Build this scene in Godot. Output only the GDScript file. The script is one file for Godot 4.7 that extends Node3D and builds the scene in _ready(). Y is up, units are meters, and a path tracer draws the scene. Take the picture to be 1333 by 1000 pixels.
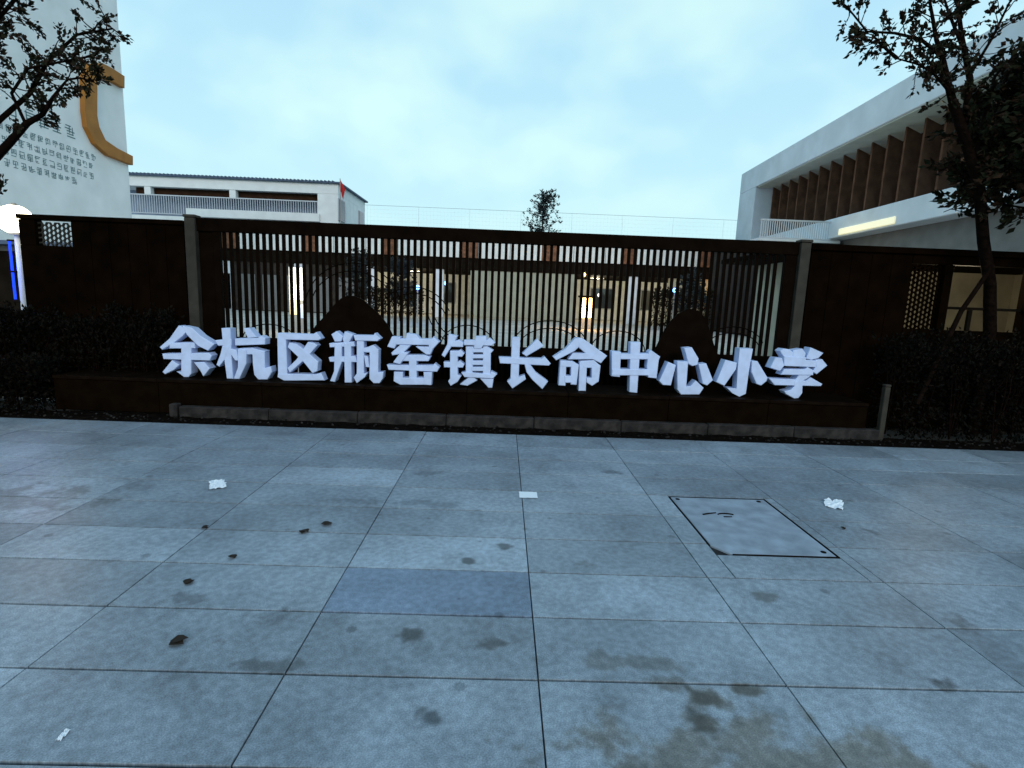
extends Node3D

var rng := RandomNumberGenerator.new()
var used := {}
var M := {}

# ---------------------------------------------------------------- naming
func numbered(n: String) -> String:
	if not used.has(n):
		used[n] = 0
		return n
	used[n] += 1
	return "%s_%03d" % [n, used[n]]

func tag(o: Node, label: String, category: String, group := "") -> void:
	o.set_meta("label", label)
	o.set_meta("category", category)
	if group != "":
		o.set_meta("group", group)

func thing(n: String, label: String, category: String, at := Vector3.ZERO, group := "") -> Node3D:
	var o := Node3D.new()
	o.name = numbered(n)
	o.position = at
	add_child(o, true)
	tag(o, label, category, group)
	return o

func struct_node(n: String) -> Node3D:
	var o := Node3D.new()
	o.name = numbered(n)
	add_child(o, true)
	o.set_meta("kind", "structure")
	return o

func put(n: String, m: Mesh, mat: Material, parent: Node, at := Vector3.ZERO) -> MeshInstance3D:
	var o := MeshInstance3D.new()
	o.name = n if parent != self else numbered(n)
	o.mesh = m
	o.material_override = mat
	o.position = at
	parent.add_child(o, true)
	return o

# ---------------------------------------------------------------- shapes
func begin() -> SurfaceTool:
	var st := SurfaceTool.new()
	st.begin(Mesh.PRIMITIVE_TRIANGLES)
	return st

func tri(st: SurfaceTool, a: Vector3, b: Vector3, c: Vector3, n: Vector3) -> void:
	var g := (b - a).cross(c - a)
	if g.length_squared() < 1e-16:
		return
	g = g.normalized()
	if g.dot(n) < 0.0:
		g = -g
	if (b - a).cross(c - a).dot(n) > 0.0:      # clockwise seen from outside
		var t := b
		b = c
		c = t
	for v in [a, b, c]:
		st.set_normal(g)
		st.set_uv(Vector2(v.x + v.z * 0.37, v.y + v.z * 0.61))
		st.add_vertex(v)

func quad(st: SurfaceTool, a: Vector3, b: Vector3, c: Vector3, d: Vector3, n: Vector3) -> void:
	tri(st, a, b, c, n)
	tri(st, a, c, d, n)

func add_box(st: SurfaceTool, lo: Vector3, hi: Vector3, ch := 0.0) -> void:
	var c := (lo + hi) * 0.5
	var h := (hi - lo) * 0.5
	ch = minf(ch, minf(h.x, minf(h.y, h.z)) * 0.8)
	var ax := [Vector3.RIGHT, Vector3.UP, Vector3.BACK]
	for i in 3:
		var u: Vector3 = ax[(i + 1) % 3]
		var v: Vector3 = ax[(i + 2) % 3]
		var w: Vector3 = ax[i]
		var hu := u.dot(h)
		var hv := v.dot(h)
		var hw := w.dot(h)
		for s in [-1.0, 1.0]:
			var o: Vector3 = c + w * hw * s
			var eu := u * (hu - ch)
			var ev := v * (hv - ch)
			quad(st, o - eu - ev, o + eu - ev, o + eu + ev, o - eu + ev, w * s)
		if ch > 0.0:
			for su in [-1.0, 1.0]:
				for sv in [-1.0, 1.0]:
					var p: Vector3 = c + u * hu * su + v * (hv - ch) * sv
					var q: Vector3 = c + u * (hu - ch) * su + v * hv * sv
					var e := w * (hw - ch)
					quad(st, p - e, p + e, q + e, q - e, u * su + v * sv)
	if ch > 0.0:
		for sx in [-1.0, 1.0]:
			for sy in [-1.0, 1.0]:
				for sz in [-1.0, 1.0]:
					tri(st, c + Vector3(h.x * sx, (h.y - ch) * sy, (h.z - ch) * sz), c + Vector3((h.x - ch) * sx, h.y * sy, (h.z - ch) * sz), c + Vector3((h.x - ch) * sx, (h.y - ch) * sy, h.z * sz), Vector3(sx, sy, sz))

func box_mesh(lo: Vector3, hi: Vector3, ch := 0.0) -> Mesh:
	var st := begin()
	add_box(st, lo, hi, ch)
	return st.commit()

func box(n: String, lo: Vector3, hi: Vector3, mat: Material, parent: Node, ch := 0.004) -> MeshInstance3D:
	return put(n, box_mesh(lo, hi, ch), mat, parent)

# outline in the plane spanned by u and v, extruded along w from w0 to w1, front edge chamfered
func add_prism(st: SurfaceTool, poly: PackedVector2Array, o: Vector3, u: Vector3, v: Vector3, w: Vector3, w0: float, w1: float, ch := 0.0) -> void:
	if not Geometry2D.is_polygon_clockwise(poly):
		poly.reverse()
	var face := poly
	if ch > 0.0:
		var inset := Geometry2D.offset_polygon(poly, -ch, Geometry2D.JOIN_MITER)
		if inset.size() == 1 and inset[0].size() == poly.size():
			face = inset[0]
			if not Geometry2D.is_polygon_clockwise(face):
				face.reverse()
			var best := 0
			for k in face.size():
				if face[k].distance_squared_to(poly[0]) < face[best].distance_squared_to(poly[0]):
					best = k
			var turned := PackedVector2Array()
			for k in face.size():
				turned.append(face[(best + k) % face.size()])
			face = turned
		else:
			ch = 0.0
	var n := poly.size()
	var at := func(p: Vector2, d: float) -> Vector3: return o + u * p.x + v * p.y + w * d
	for i in n:
		var a := poly[i]
		var b := poly[(i + 1) % n]
		var side := Vector2(b.y - a.y, a.x - b.x) * -1.0
		var out := (u * side.x + v * side.y).normalized()
		quad(st, at.call(a, w0), at.call(b, w0), at.call(b, w1 - ch), at.call(a, w1 - ch), out)
		if ch > 0.0:
			quad(st, at.call(a, w1 - ch), at.call(b, w1 - ch), at.call(face[(i + 1) % n], w1), at.call(face[i], w1), out + w)
	var t := Geometry2D.triangulate_polygon(face)
	for i in range(0, t.size(), 3):
		tri(st, at.call(face[t[i]], w1), at.call(face[t[i + 1]], w1), at.call(face[t[i + 2]], w1), w)
	t = Geometry2D.triangulate_polygon(poly)
	for i in range(0, t.size(), 3):
		tri(st, at.call(poly[t[i]], w0), at.call(poly[t[i + 1]], w0), at.call(poly[t[i + 2]], w0), -w)

func pairs(a: Array, k := 1.0) -> PackedVector2Array:
	var p := PackedVector2Array()
	for i in range(0, a.size(), 2):
		p.append(Vector2(a[i], a[i + 1]) * k)
	return p

func add_tube(st: SurfaceTool, pts: Array, r0: float, r1: float, sides := 6) -> void:
	var rings := []
	var ref := Vector3(0.13, 0.31, 0.94).normalized()
	for i in pts.size():
		var d: Vector3 = (pts[mini(i + 1, pts.size() - 1)] - pts[maxi(i - 1, 0)]).normalized()
		var a := d.cross(ref)
		if a.length() < 0.1:
			a = d.cross(Vector3.RIGHT)
		a = a.normalized()
		var b := d.cross(a).normalized()
		var r := lerpf(r0, r1, float(i) / maxf(1.0, pts.size() - 1))
		var ring := []
		for k in sides:
			var t := TAU * k / sides
			ring.append([pts[i] + (a * cos(t) + b * sin(t)) * r, a * cos(t) + b * sin(t)])
		rings.append(ring)
	for i in pts.size() - 1:
		for k in sides:
			var p: Array = rings[i][k]
			var q: Array = rings[i][(k + 1) % sides]
			var r2: Array = rings[i + 1][(k + 1) % sides]
			var s: Array = rings[i + 1][k]
			var n: Vector3 = p[1] + q[1]
			var f: Vector3 = (q[0] - p[0]).cross(s[0] - p[0])
			var order := [p, q, r2, p, r2, s] if f.dot(n) < 0.0 else [p, r2, q, p, s, r2]
			for v in order:
				st.set_normal(v[1])
				st.set_uv(Vector2(v[0].x * 2.0, v[0].y * 2.0))
				st.add_vertex(v[0])
	for e in [0, pts.size() - 1]:
		var nn: Vector3 = (pts[0] - pts[1]) if e == 0 else (pts[e] - pts[e - 1])
		for k in range(1, sides - 1):
			tri(st, rings[e][0][0], rings[e][k][0], rings[e][k + 1][0], nn)

func tube(n: String, pts: Array, r0: float, r1: float, mat: Material, parent: Node, sides := 8) -> MeshInstance3D:
	var st := begin()
	add_tube(st, pts, r0, r1, sides)
	return put(n, st.commit(), mat, parent)

# ---------------------------------------------------------------- materials
func lin(r: float, g: float, b: float) -> Color:
	return Color(r, g, b).linear_to_srgb()

func mat(n: String, c: Color, rough := 0.7, metal := 0.0) -> StandardMaterial3D:
	var m := StandardMaterial3D.new()
	m.resource_name = n
	m.albedo_color = c
	m.metallic_specular = 0.35
	m.roughness = rough
	m.metallic = metal
	M[n] = m
	return m

func noise_tex(freq: float, lo: float, hi: float, sd: int, size := 256, oct := 4) -> NoiseTexture2D:
	var f := FastNoiseLite.new()
	f.seed = sd
	f.frequency = freq
	f.fractal_octaves = oct
	var t := NoiseTexture2D.new()
	t.width = size
	t.height = size
	t.seamless = true
	t.noise = f
	var g := Gradient.new()
	g.set_color(0, Color(lo, lo, lo))
	g.set_color(1, Color(hi, hi, hi))
	t.color_ramp = g
	return t

# weathered surface: mottling that multiplies the base colour, laid over the world's own axes
func worn(n: String, c: Color, rough: float, lo: float, hi: float, scale: float, metal := 0.0, relief := 0.0) -> StandardMaterial3D:
	var m := mat(n, c, rough, metal)
	m.albedo_texture = noise_tex(0.02, lo, hi, hash(n) % 1000)
	m.uv1_triplanar = true
	m.uv1_world_triplanar = true
	m.uv1_scale = Vector3.ONE * scale
	if relief > 0.0:
		m.heightmap_enabled = true
		m.heightmap_texture = noise_tex(0.06, 0.0, 1.0, hash(n) % 999 + 5)
		m.heightmap_scale = relief
	return m

func glow(n: String, c: Color, e: float) -> StandardMaterial3D:
	var m := mat(n, Color(0.9, 0.9, 0.9), 0.5)
	m.emission_enabled = true
	m.emission = c
	m.emission_energy_multiplier = e
	return m

func omni(n: String, at: Vector3, c: Color, e: float, size: float, parent: Node) -> void:
	var l := OmniLight3D.new()
	l.name = n
	l.position = at
	l.light_color = c
	l.light_energy = e
	l.light_size = size
	l.omni_range = 40.0
	l.omni_attenuation = 2.0
	l.shadow_enabled = true
	parent.add_child(l, true)

# ---------------------------------------------------------------- sky and paving pictures
func sky_picture() -> ImageTexture:
	var w := 1024
	var h := 512
	var im := Image.create(w, h, false, Image.FORMAT_RGBF)
	var f := FastNoiseLite.new()
	f.seed = 11
	f.frequency = 2.4
	f.fractal_octaves = 5
	var g := FastNoiseLite.new()
	g.seed = 4
	g.frequency = 0.8
	g.fractal_octaves = 3
	for y in h:
		var el := PI * (0.5 - (y + 0.5) / h)
		var s := sin(el)
		for x in w:
			var az := TAU * (x + 0.5) / w
			var d := Vector3(cos(el) * sin(az), s, cos(el) * cos(az))
			var c: Color
			if s < 0.0:
				c = Color(0.16, 0.2, 0.22)
			else:
				var t := smoothstep(0.22, 1.0, s)
				c = Color(SKY_LOW.x, SKY_LOW.y, SKY_LOW.z).lerp(Color(SKY_HIGH.x, SKY_HIGH.y, SKY_HIGH.z), t)
				# cloud cover seen as a layer: stretch towards the horizon
				var q := Vector3(d.x, 0.0, d.z) / (s + 0.35)
				var n1 := f.get_noise_3d(q.x, 0.0, q.z)
				var n2 := g.get_noise_3d(q.x, 3.0, q.z)
				var k := clampf(0.45 + n1 * 1.25 + n2 * 0.7, 0.0, 1.0)
				c = c * Color(0.88, 0.93, 1.03).lerp(Color(1.22, 1.13, 1.04), lerpf(0.6, k, smoothstep(0.03, 0.35, s)))
			im.set_pixel(x, y, c)
	return ImageTexture.create_from_image(im)

const SKY_LOW := Vector3(0.315, 0.488, 0.525)
const SKY_HIGH := Vector3(0.165, 0.30, 0.44)

func field(freq: float, sd: int, w: int, h: int, oct := 4) -> PackedByteArray:
	var f := FastNoiseLite.new()
	f.seed = sd
	f.frequency = freq
	f.fractal_octaves = oct
	var im := f.get_image(w, h, false, false, false)
	im.convert(Image.FORMAT_L8)
	return im.get_data()

# concrete slabs with blotches, foot traffic and the spills and stains one sees: 16 m x 8 m in 2048 x 1024
func paving_picture() -> ImageTexture:
	var w := 2048
	var h := 1024
	var a := field(0.006, 3, w, h, 5)
	var b := field(0.03, 8, w, h, 4)
	var c := field(0.16, 21, w, h, 5)
	var e := field(0.02, 33, w, h, 5)
	var out := PackedFloat32Array()
	out.resize(w * h)
	for i in w * h:
		var v := 0.82 + (a[i] - 128) * 0.0011 + (b[i] - 128) * 0.0005 + (c[i] - 128) * 0.0011
		if e[i] > 165:
			v -= minf(0.06, (e[i] - 165) * 0.0022)
		out[i] = v
	var brown := PackedFloat32Array()
	brown.resize(w * h)
	# x, z, half width, half depth, darkness, brownness
	var spots := [[0.85, -1.84, 0.09, 0.08, 0.42, 0.7], [0.79, -1.72, 0.055, 0.055, 0.36, 0.7], [1.0, -1.90, 0.08, 0.03, 0.36, 0.6], [1.19, -1.78, 0.04, 0.06, 0.26, 0.5], [0.7, -1.92, 0.08, 0.05, 0.22, 0.3],
		[-0.34, -2.19, 0.06, 0.05, 0.4, 0.2], [0.03, -2.15, 0.05, 0.04, 0.3, 0.2], [-1.17, -2.12, 0.06, 0.05, 0.25, 0.1], [-0.21, -1.72, 0.04, 0.04, 0.4, 0.0], [-0.15, -2.9, 0.035, 0.035, 0.4, 0.1], [0.07, -3.09, 0.05, 0.04, 0.35, 0.1],
		[1.4, -2.6, 0.06, 0.05, 0.22, 0.2], [2.3, -2.4, 0.07, 0.06, 0.18, 0.1], [0.5, -2.9, 0.05, 0.05, 0.18, 0.1], [-1.5, -2.45, 0.08, 0.05, 0.2, 0.0], [-0.9, -1.98, 0.12, 0.04, 0.25, 0.1], [0.55, -2.05, 0.2, 0.05, 0.15, 0.2], [1.85, -1.98, 0.06, 0.05, 0.3, 0.1],
		[-1.05, -2.32, 0.09, 0.05, 0.15, 0.0], [1.0, -4.6, 0.1, 0.06, 0.25, 0.0], [-0.6, -4.4, 0.14, 0.06, 0.15, 0.0], [-3.4, -3.6, 0.5, 0.25, 0.18, 0.1], [2.6, -3.5, 0.06, 0.05, 0.25, 0.0], [-0.55, -3.75, 0.5, 0.05, 0.12, 0.0], [0.9, -1.5, 0.6, 0.25, 0.12, 0.5], [0.4, -1.35, 0.5, 0.2, 0.14, 0.5]]
	for s in spots:
		var cx := int((s[0] + 8.0) * 128.0)
		var cy := int((s[1] + 7.0) * 128.0)
		var rx := int(s[2] * 128.0 * 1.9)
		var ry := int(s[3] * 128.0 * 1.9)
		for y in range(maxi(0, cy - ry), mini(h, cy + ry)):
			for x in range(maxi(0, cx - rx), mini(w, cx + rx)):
				var i := y * w + x
				var d := Vector2((x - cx) / (s[2] * 128.0), (y - cy) / (s[3] * 128.0)).length() + (b[i] - 128) * 0.009 + (e[i] - 128) * 0.004 + (c[i] - 128) * 0.002
				var k := 1.0 - smoothstep(0.35, 1.25, d)
				out[i] *= 1.0 - k * s[4]
				brown[i] = maxf(brown[i], k * s[5])
	# small dropped gum and grime spots
	for n in 240:
		var cx := rng.randi_range(20, w - 20)
		var cy := rng.randi_range(20, h - 20)
		var r := rng.randi_range(1, 3)
		for y in range(cy - r, cy + r + 1):
			for x in range(cx - r, cx + r + 1):
				if Vector2(x - cx, y - cy).length() <= r:
					out[y * w + x] *= 0.8
	var px := PackedByteArray()
	px.resize(w * h * 3)
	for i in w * h:
		var v := clampf(out[i], 0.05, 1.0) * 255.0
		var k := brown[i]
		px[i * 3] = int(v)
		px[i * 3 + 1] = int(v * (1.0 - 0.14 * k))
		px[i * 3 + 2] = int(v * (0.985 - 0.30 * k))
	return ImageTexture.create_from_image(Image.create_from_data(w, h, false, Image.FORMAT_RGB8, px))

# small print of a wall text: rows of little brush-stroke blocks too small to read
func print_picture() -> ImageTexture:
	var w := 768
	var h := 320
	var im := Image.create(w, h, false, Image.FORMAT_RGBA8)
	im.fill(Color(1, 1, 1, 0))
	var ink := Color(0.3, 0.42, 0.45, 1.0)
	var rows := [[300, 18, 62, 5, 40], [120, 118, 34, 17, 0], [60, 166, 34, 18, 3], [20, 214, 34, 19, 5], [60, 262, 34, 15, 4]]
	for r in rows:
		for k in r[3]:
			if r[4] != 40 and k == r[4]:
				continue
			var x0: int = r[0] + int(k * r[2] * 1.12)
			var s: int = r[2]
			for j in 5:
				var yy: int = r[1] + int(s * (0.08 + 0.2 * j))
				if rng.randf() < 0.78:
					im.fill_rect(Rect2i(x0 + rng.randi_range(0, s / 5), yy, int(s * rng.randf_range(0.45, 0.85)), maxi(2, s / 11)), ink)
			for j in 3:
				var xx := x0 + int(s * (0.12 + 0.3 * j))
				if rng.randf() < 0.7:
					im.fill_rect(Rect2i(xx, r[1] + rng.randi_range(0, s / 4), maxi(2, s / 11), int(s * rng.randf_range(0.4, 0.9))), ink)
	return ImageTexture.create_from_image(im)

# ---------------------------------------------------------------- plants
func leaf_mesh(l: float, wd: float) -> Mesh:
	var st := begin()
	var p := [Vector3.ZERO, Vector3(wd * 0.5, -0.06 * l, l * 0.42), Vector3(0, 0.05 * l, l * 0.5), Vector3(-wd * 0.5, -0.06 * l, l * 0.42), Vector3(0, -0.08 * l, l)]
	tri(st, p[0], p[1], p[2], Vector3.UP)
	tri(st, p[0], p[2], p[3], Vector3.UP)
	tri(st, p[1], p[4], p[2], Vector3.UP)
	tri(st, p[2], p[4], p[3], Vector3.UP)
	return st.commit()

func rnd_dir() -> Vector3:
	return Vector3(rng.randfn(), rng.randfn(), rng.randfn()).normalized()

func leaf_at(p: Vector3, d: Vector3, s: float) -> Transform3D:
	var z := (d + rnd_dir() * 0.8).normalized()
	var x := z.cross(rnd_dir()).normalized()
	return Transform3D(Basis(x, z.cross(x), z).scaled(Vector3.ONE * s), p)

func leaves_node(n: String, list: Array, m: Mesh, material: Material, parent: Node, tones: Array) -> void:
	var mm := MultiMesh.new()
	mm.transform_format = MultiMesh.TRANSFORM_3D
	mm.use_colors = true
	mm.mesh = m
	mm.instance_count = list.size()
	for i in list.size():
		mm.set_instance_transform(i, list[i])
		var c: Color = tones[rng.randi() % tones.size()]
		mm.set_instance_color(i, c * rng.randf_range(0.75, 1.25))
	var o := MultiMeshInstance3D.new()
	o.name = n
	o.multimesh = mm
	o.material_override = material
	parent.add_child(o, true)
	o.set_meta("kind", "stuff")

func stuff(o: Node) -> void:
	o.set_meta("kind", "stuff")

func along(pts: Array, t: float) -> Vector3:
	var f := t * (pts.size() - 1)
	var i := mini(int(f), pts.size() - 2)
	return pts[i].lerp(pts[i + 1], f - i)

func twigs(st: SurfaceTool, list: Array, limb: Array, n: int, length: float, per: int, spread: float, from := 0.25) -> void:
	for k in n:
		var t := lerpf(from, 1.0, (k + rng.randf()) / n)
		var p := along(limb, t)
		var fwd := (along(limb, minf(1.0, t + 0.05)) - along(limb, maxf(0.0, t - 0.05))).normalized()
		var d := (fwd * 0.6 + rnd_dir() + Vector3(0, 0.15, 0)).normalized()
		var pts := [p]
		var ln := length * rng.randf_range(0.45, 1.1)
		for s in 4:
			d = (d + rnd_dir() * 0.32).normalized()
			pts.append(pts[-1] + d * ln / 4.0)
		add_tube(st, pts, 0.007, 0.0025, 4)
		var tuft := rng.randf_range(0.4, 1.5)
		for j in int(per * tuft):
			var u := sqrt(rng.randf())
			list.append(leaf_at(along(pts, lerpf(0.15, 1.0, u)) + rnd_dir() * spread * rng.randf(), d, rng.randf_range(0.6, 1.15)))

func hedge(n: String, label: String, lo: Vector3, hi: Vector3, count: int, lm: Mesh, tones: Array) -> void:
	var t := thing(n, label, "hedge", Vector3((lo.x + hi.x) * 0.5, 0, (lo.z + hi.z) * 0.5))
	var c := t.position
	var st := begin()
	for k in int((hi.x - lo.x) / 0.22):
		var x := lo.x + 0.1 + k * 0.22
		var base := Vector3(x, 0, rng.randf_range(lo.z + 0.12, hi.z - 0.12)) - c
		for j in 3:
			add_tube(st, [base, base + Vector3(rng.randf_range(-0.1, 0.1), hi.y * 0.5, rng.randf_range(-0.08, 0.08)), base + Vector3(rng.randf_range(-0.18, 0.18), hi.y * 0.93, rng.randf_range(-0.14, 0.14))], 0.012, 0.004, 5)
	stuff(put("stems", st.commit(), M.bark, t))
	var list := []
	var f := FastNoiseLite.new()
	f.frequency = 1.4
	f.seed = int(count)
	for i in count:
		var p := Vector3(rng.randf_range(lo.x, hi.x), rng.randf(), rng.randf_range(lo.z, hi.z))
		p.y = hi.y * (1.0 - pow(p.y, 1.8)) * (0.92 + 0.2 * f.get_noise_2d(p.x * 1.3, p.z * 1.3) + 0.14 * f.get_noise_2d(p.x * 5.0, p.z * 5.0)) + lo.y
		list.append(leaf_at(p - c, (p - Vector3(p.x, hi.y * 0.4, (lo.z + hi.z) * 0.5)).normalized(), rng.randf_range(0.7, 1.2)))
	leaves_node("foliage", list, lm, M.leaf, t, tones)

# ---------------------------------------------------------------- letters
func letter(x: float, label: String) -> Node3D:
	var l := thing("sign_letter", label, "sign letter", Vector3(x, 0.428, -6.4), "raised white characters along the plinth")
	return l

func stroke(l: Node3D, k: int, p: Array) -> void:
	var st := begin()
	var d := 0.0024 * (k % 7) + 0.0007 * int(k / 7)
	add_prism(st, pairs(p, 0.001), Vector3.ZERO, Vector3.RIGHT, Vector3.UP, Vector3.BACK, -0.135 + d * 0.5, d, 0.006)
	put("stroke", st.commit(), M.letter_white, l)

# ---------------------------------------------------------------- railings made of many thin bars
func railing(n: String, parent: Node, x0: float, x1: float, y0: float, y1: float, z: float, step: float, m: Material) -> void:
	var bar := box_mesh(Vector3(-0.022, y0 + 0.06, -0.02), Vector3(0.022, y1 - 0.05, 0.02))
	var count := int((x1 - x0) / step)
	for k in count + 1:
		put("bar", bar, m, parent, Vector3(x0 + (x1 - x0) * k / count, 0, z))
	box("top_rail", Vector3(x0 - 0.05, y1 - 0.05, z - 0.04), Vector3(x1 + 0.05, y1 + 0.03, z + 0.04), m, parent)
	box("bottom_rail", Vector3(x0 - 0.05, y0, z - 0.035), Vector3(x1 + 0.05, y0 + 0.06, z + 0.035), m, parent)

func honeycomb(x0: float, x1: float, y0: float, y1: float, z: float, r: float, wd: float) -> Mesh:
	var st := begin()
	var dx := r * 1.5
	var dy := r * sqrt(3.0)
	var cols := int((x1 - x0) / dx)
	var rowsn := int((y1 - y0) / dy)
	for i in cols + 1:
		for j in rowsn + 1:
			var c := Vector3(x0 + i * dx, y0 + j * dy + (dy * 0.5 if i % 2 else 0.0), z)
			for k in 3:
				var a := c + Vector3(cos(PI / 3.0 * k), sin(PI / 3.0 * k), 0) * r
				var b := c + Vector3(cos(PI / 3.0 * (k + 1)), sin(PI / 3.0 * (k + 1)), 0) * r
				if maxf(a.x, b.x) > x1 or maxf(a.y, b.y) > y1:
					continue
				var s := (b - a).normalized()
				var t := Vector3(-s.y, s.x, 0) * wd * 0.5
				a -= s * wd * 0.28
				b += s * wd * 0.28
				var e := Vector3(0, 0, 0.012 + 0.0006 * k)
				quad(st, a - t + e, b - t + e, b + t + e, a + t + e, Vector3.BACK)
				quad(st, a - t - e, b - t - e, b + t - e, a + t - e, Vector3.FORWARD)
				quad(st, a + t - e, b + t - e, b + t + e, a + t + e, t)
				quad(st, a - t - e, b - t - e, b - t + e, a - t + e, -t)
	return st.commit()

func arc(c: Vector3, rx: float, ry: float, a0: float, a1: float) -> Array:
	var p := []
	for k in 19:
		var a := deg_to_rad(lerpf(a0, a1, k / 18.0))
		p.append(c + Vector3(cos(a) * rx, sin(a) * ry, 0))
	return p

func _ready() -> void:
	rng.seed = 20240611
	# camera
	var cam := Camera3D.new()
	cam.name = "camera"
	cam.position = Vector3(0, 1.5, 0)
	cam.rotation_order = EULER_ORDER_YXZ
	cam.rotation_degrees = Vector3(-9.01, -1.17, 2.2)
	cam.fov = 71.08
	cam.near = 0.05
	cam.far = 2000.0
	add_child(cam)
	# sky, exposure
	var env := Environment.new()
	env.background_mode = Environment.BG_SKY
	var sky := Sky.new()
	var sm := PanoramaSkyMaterial.new()
	sm.panorama = sky_picture()
	sky.sky_material = sm
	env.sky = sky
	env.background_energy_multiplier = 1.0
	env.tonemap_mode = Environment.TONE_MAPPER_LINEAR
	env.tonemap_exposure = 1.85
	env.sdfgi_enabled = true
	env.ssao_enabled = true
	env.ssil_enabled = true
	var we := WorldEnvironment.new()
	we.name = "world"
	we.environment = env
	add_child(we)
	# the last of the sun behind the photographer, spread by the overcast
	var sun := DirectionalLight3D.new()
	sun.name = "sun"
	sun.rotation_degrees = Vector3(-22, 12, 0)
	sun.light_color = Color(1.0, 0.96, 0.93)
	sun.light_energy = 0.2
	sun.light_angular_distance = 25.0
	sun.shadow_enabled = true
	add_child(sun)
	materials()
	ground()
	campus()
	front()
	plants()
	letters()
	litter()

func materials() -> void:
	worn("letter_white", lin(0.60, 0.69, 0.95), 0.5, 0.92, 1.0, 1.1)
	worn("fence_metal", lin(0.007, 0.0035, 0.0018), 0.6, 0.7, 1.0, 0.8)
	worn("fence_post", lin(0.045, 0.038, 0.028), 0.7, 0.7, 1.0, 0.9)
	worn("plinth_stone", lin(0.008, 0.004, 0.0016), 0.75, 0.65, 1.0, 0.7)
	worn("plinth_cap", lin(0.011, 0.006, 0.0035), 0.6, 0.65, 1.0, 0.9)
	worn("kerb", lin(0.045, 0.036, 0.034), 0.85, 0.45, 1.0, 1.1, 0.0, 0.3)
	worn("soil", lin(0.012, 0.008, 0.006), 0.95, 0.5, 1.0, 1.5, 0.0, 1.0)
	worn("pebble", lin(0.06, 0.05, 0.045), 0.9, 0.5, 1.0, 3.0)
	worn("wall_board", lin(0.007, 0.003, 0.001), 0.75, 0.6, 1.0, 0.6)
	worn("white_wall", lin(0.80, 0.83, 0.84), 0.85, 0.93, 1.0, 0.15)
	worn("frame_white", lin(0.74, 0.78, 0.84), 0.8, 0.92, 1.0, 0.12)
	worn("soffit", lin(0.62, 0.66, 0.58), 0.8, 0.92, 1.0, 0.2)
	worn("orange_band", lin(0.40, 0.165, 0.03), 0.6, 0.85, 1.0, 0.3)
	worn("louvre", lin(0.165, 0.085, 0.055), 0.75, 0.7, 1.0, 0.25)
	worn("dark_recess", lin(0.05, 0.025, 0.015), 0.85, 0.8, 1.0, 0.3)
	worn("grey_wall", lin(0.20, 0.20, 0.20), 0.85, 0.85, 1.0, 0.2)
	worn("brown_wall", lin(0.045, 0.035, 0.028), 0.85, 0.7, 1.0, 0.3)
	mat("rail", lin(0.55, 0.58, 0.63), 0.5)
	mat("rail_dark", lin(0.3, 0.34, 0.4), 0.5)
	worn("roof_blue", lin(0.10, 0.14, 0.22), 0.7, 0.8, 1.0, 0.4)
	worn("balcony_back", lin(0.30, 0.37, 0.5), 0.8, 0.85, 1.0, 0.2)
	mat("window_frame", lin(0.35, 0.38, 0.42), 0.5)
	var gl := mat("glass", lin(0.04, 0.05, 0.06), 0.08)
	gl.metallic_specular = 0.7
	worn("yard", lin(0.60, 0.56, 0.48), 0.8, 0.8, 1.0, 0.12)
	worn("earth", lin(0.10, 0.10, 0.09), 0.95, 0.7, 1.0, 0.05)
	worn("bed", lin(0.035, 0.035, 0.035), 0.95, 0.6, 1.0, 1.0)
	worn("fascia_pale", lin(0.80, 0.81, 0.79), 0.7, 0.9, 1.0, 0.3)
	worn("fascia_rust", lin(0.30, 0.13, 0.07), 0.8, 0.6, 1.0, 0.5)
	worn("lintel", lin(0.015, 0.011, 0.008), 0.8, 0.7, 1.0, 0.4)
	worn("olive_wall", lin(0.37, 0.37, 0.29), 0.8, 0.9, 1.0, 0.2)
	worn("cream_wall", lin(0.62, 0.57, 0.42), 0.8, 0.9, 1.0, 0.2)
	worn("column_white", lin(0.78, 0.80, 0.86), 0.7, 0.9, 1.0, 0.3)
	worn("beige_room", lin(0.55, 0.52, 0.42), 0.85, 0.85, 1.0, 0.4)
	worn("bark", lin(0.014, 0.008, 0.006), 0.95, 0.5, 1.0, 2.5, 0.0, 0.8)
	var lf := mat("leaf", Color.WHITE, 0.6)
	lf.vertex_color_use_as_albedo = true
	lf.backlight_enabled = true
	lf.backlight = Color(0.035, 0.025, 0.014)
	lf.metallic_specular = 0.15
	for n in ["fence_metal", "plinth_stone", "plinth_cap", "soil", "wall_board", "dark_recess", "louvre", "bark", "lintel"]:
		M[n].metallic_specular = 0.08
	mat("paper", lin(0.8, 0.82, 0.85), 0.8)
	mat("dry_leaf", lin(0.022, 0.014, 0.009), 0.85)
	mat("flag_red", lin(0.5, 0.03, 0.03), 0.8)
	mat("pole_grey", lin(0.32, 0.32, 0.32), 0.5)
	glow("flood_face", Color(1.0, 0.96, 0.80), 7.0)
	glow("blue_tube", Color(0.06, 0.24, 1.0), 1.0)
	M.blue_tube.albedo_color = Color(0.05, 0.1, 0.5)
	glow("strip_lamp", Color(1.0, 0.95, 0.66), 0.32)
	glow("warm_lamp", Color(1.0, 0.74, 0.38), 6.0)
	glow("small_blue", Color(0.25, 0.5, 1.0), 5.0)
	glow("white_sign", Color(1.0, 0.98, 0.92), 0.8)
	glow("yellow_sign", Color(1.0, 0.8, 0.3), 0.8)
	glow("blue_sign", Color(0.05, 0.4, 0.75), 0.6)

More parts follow.
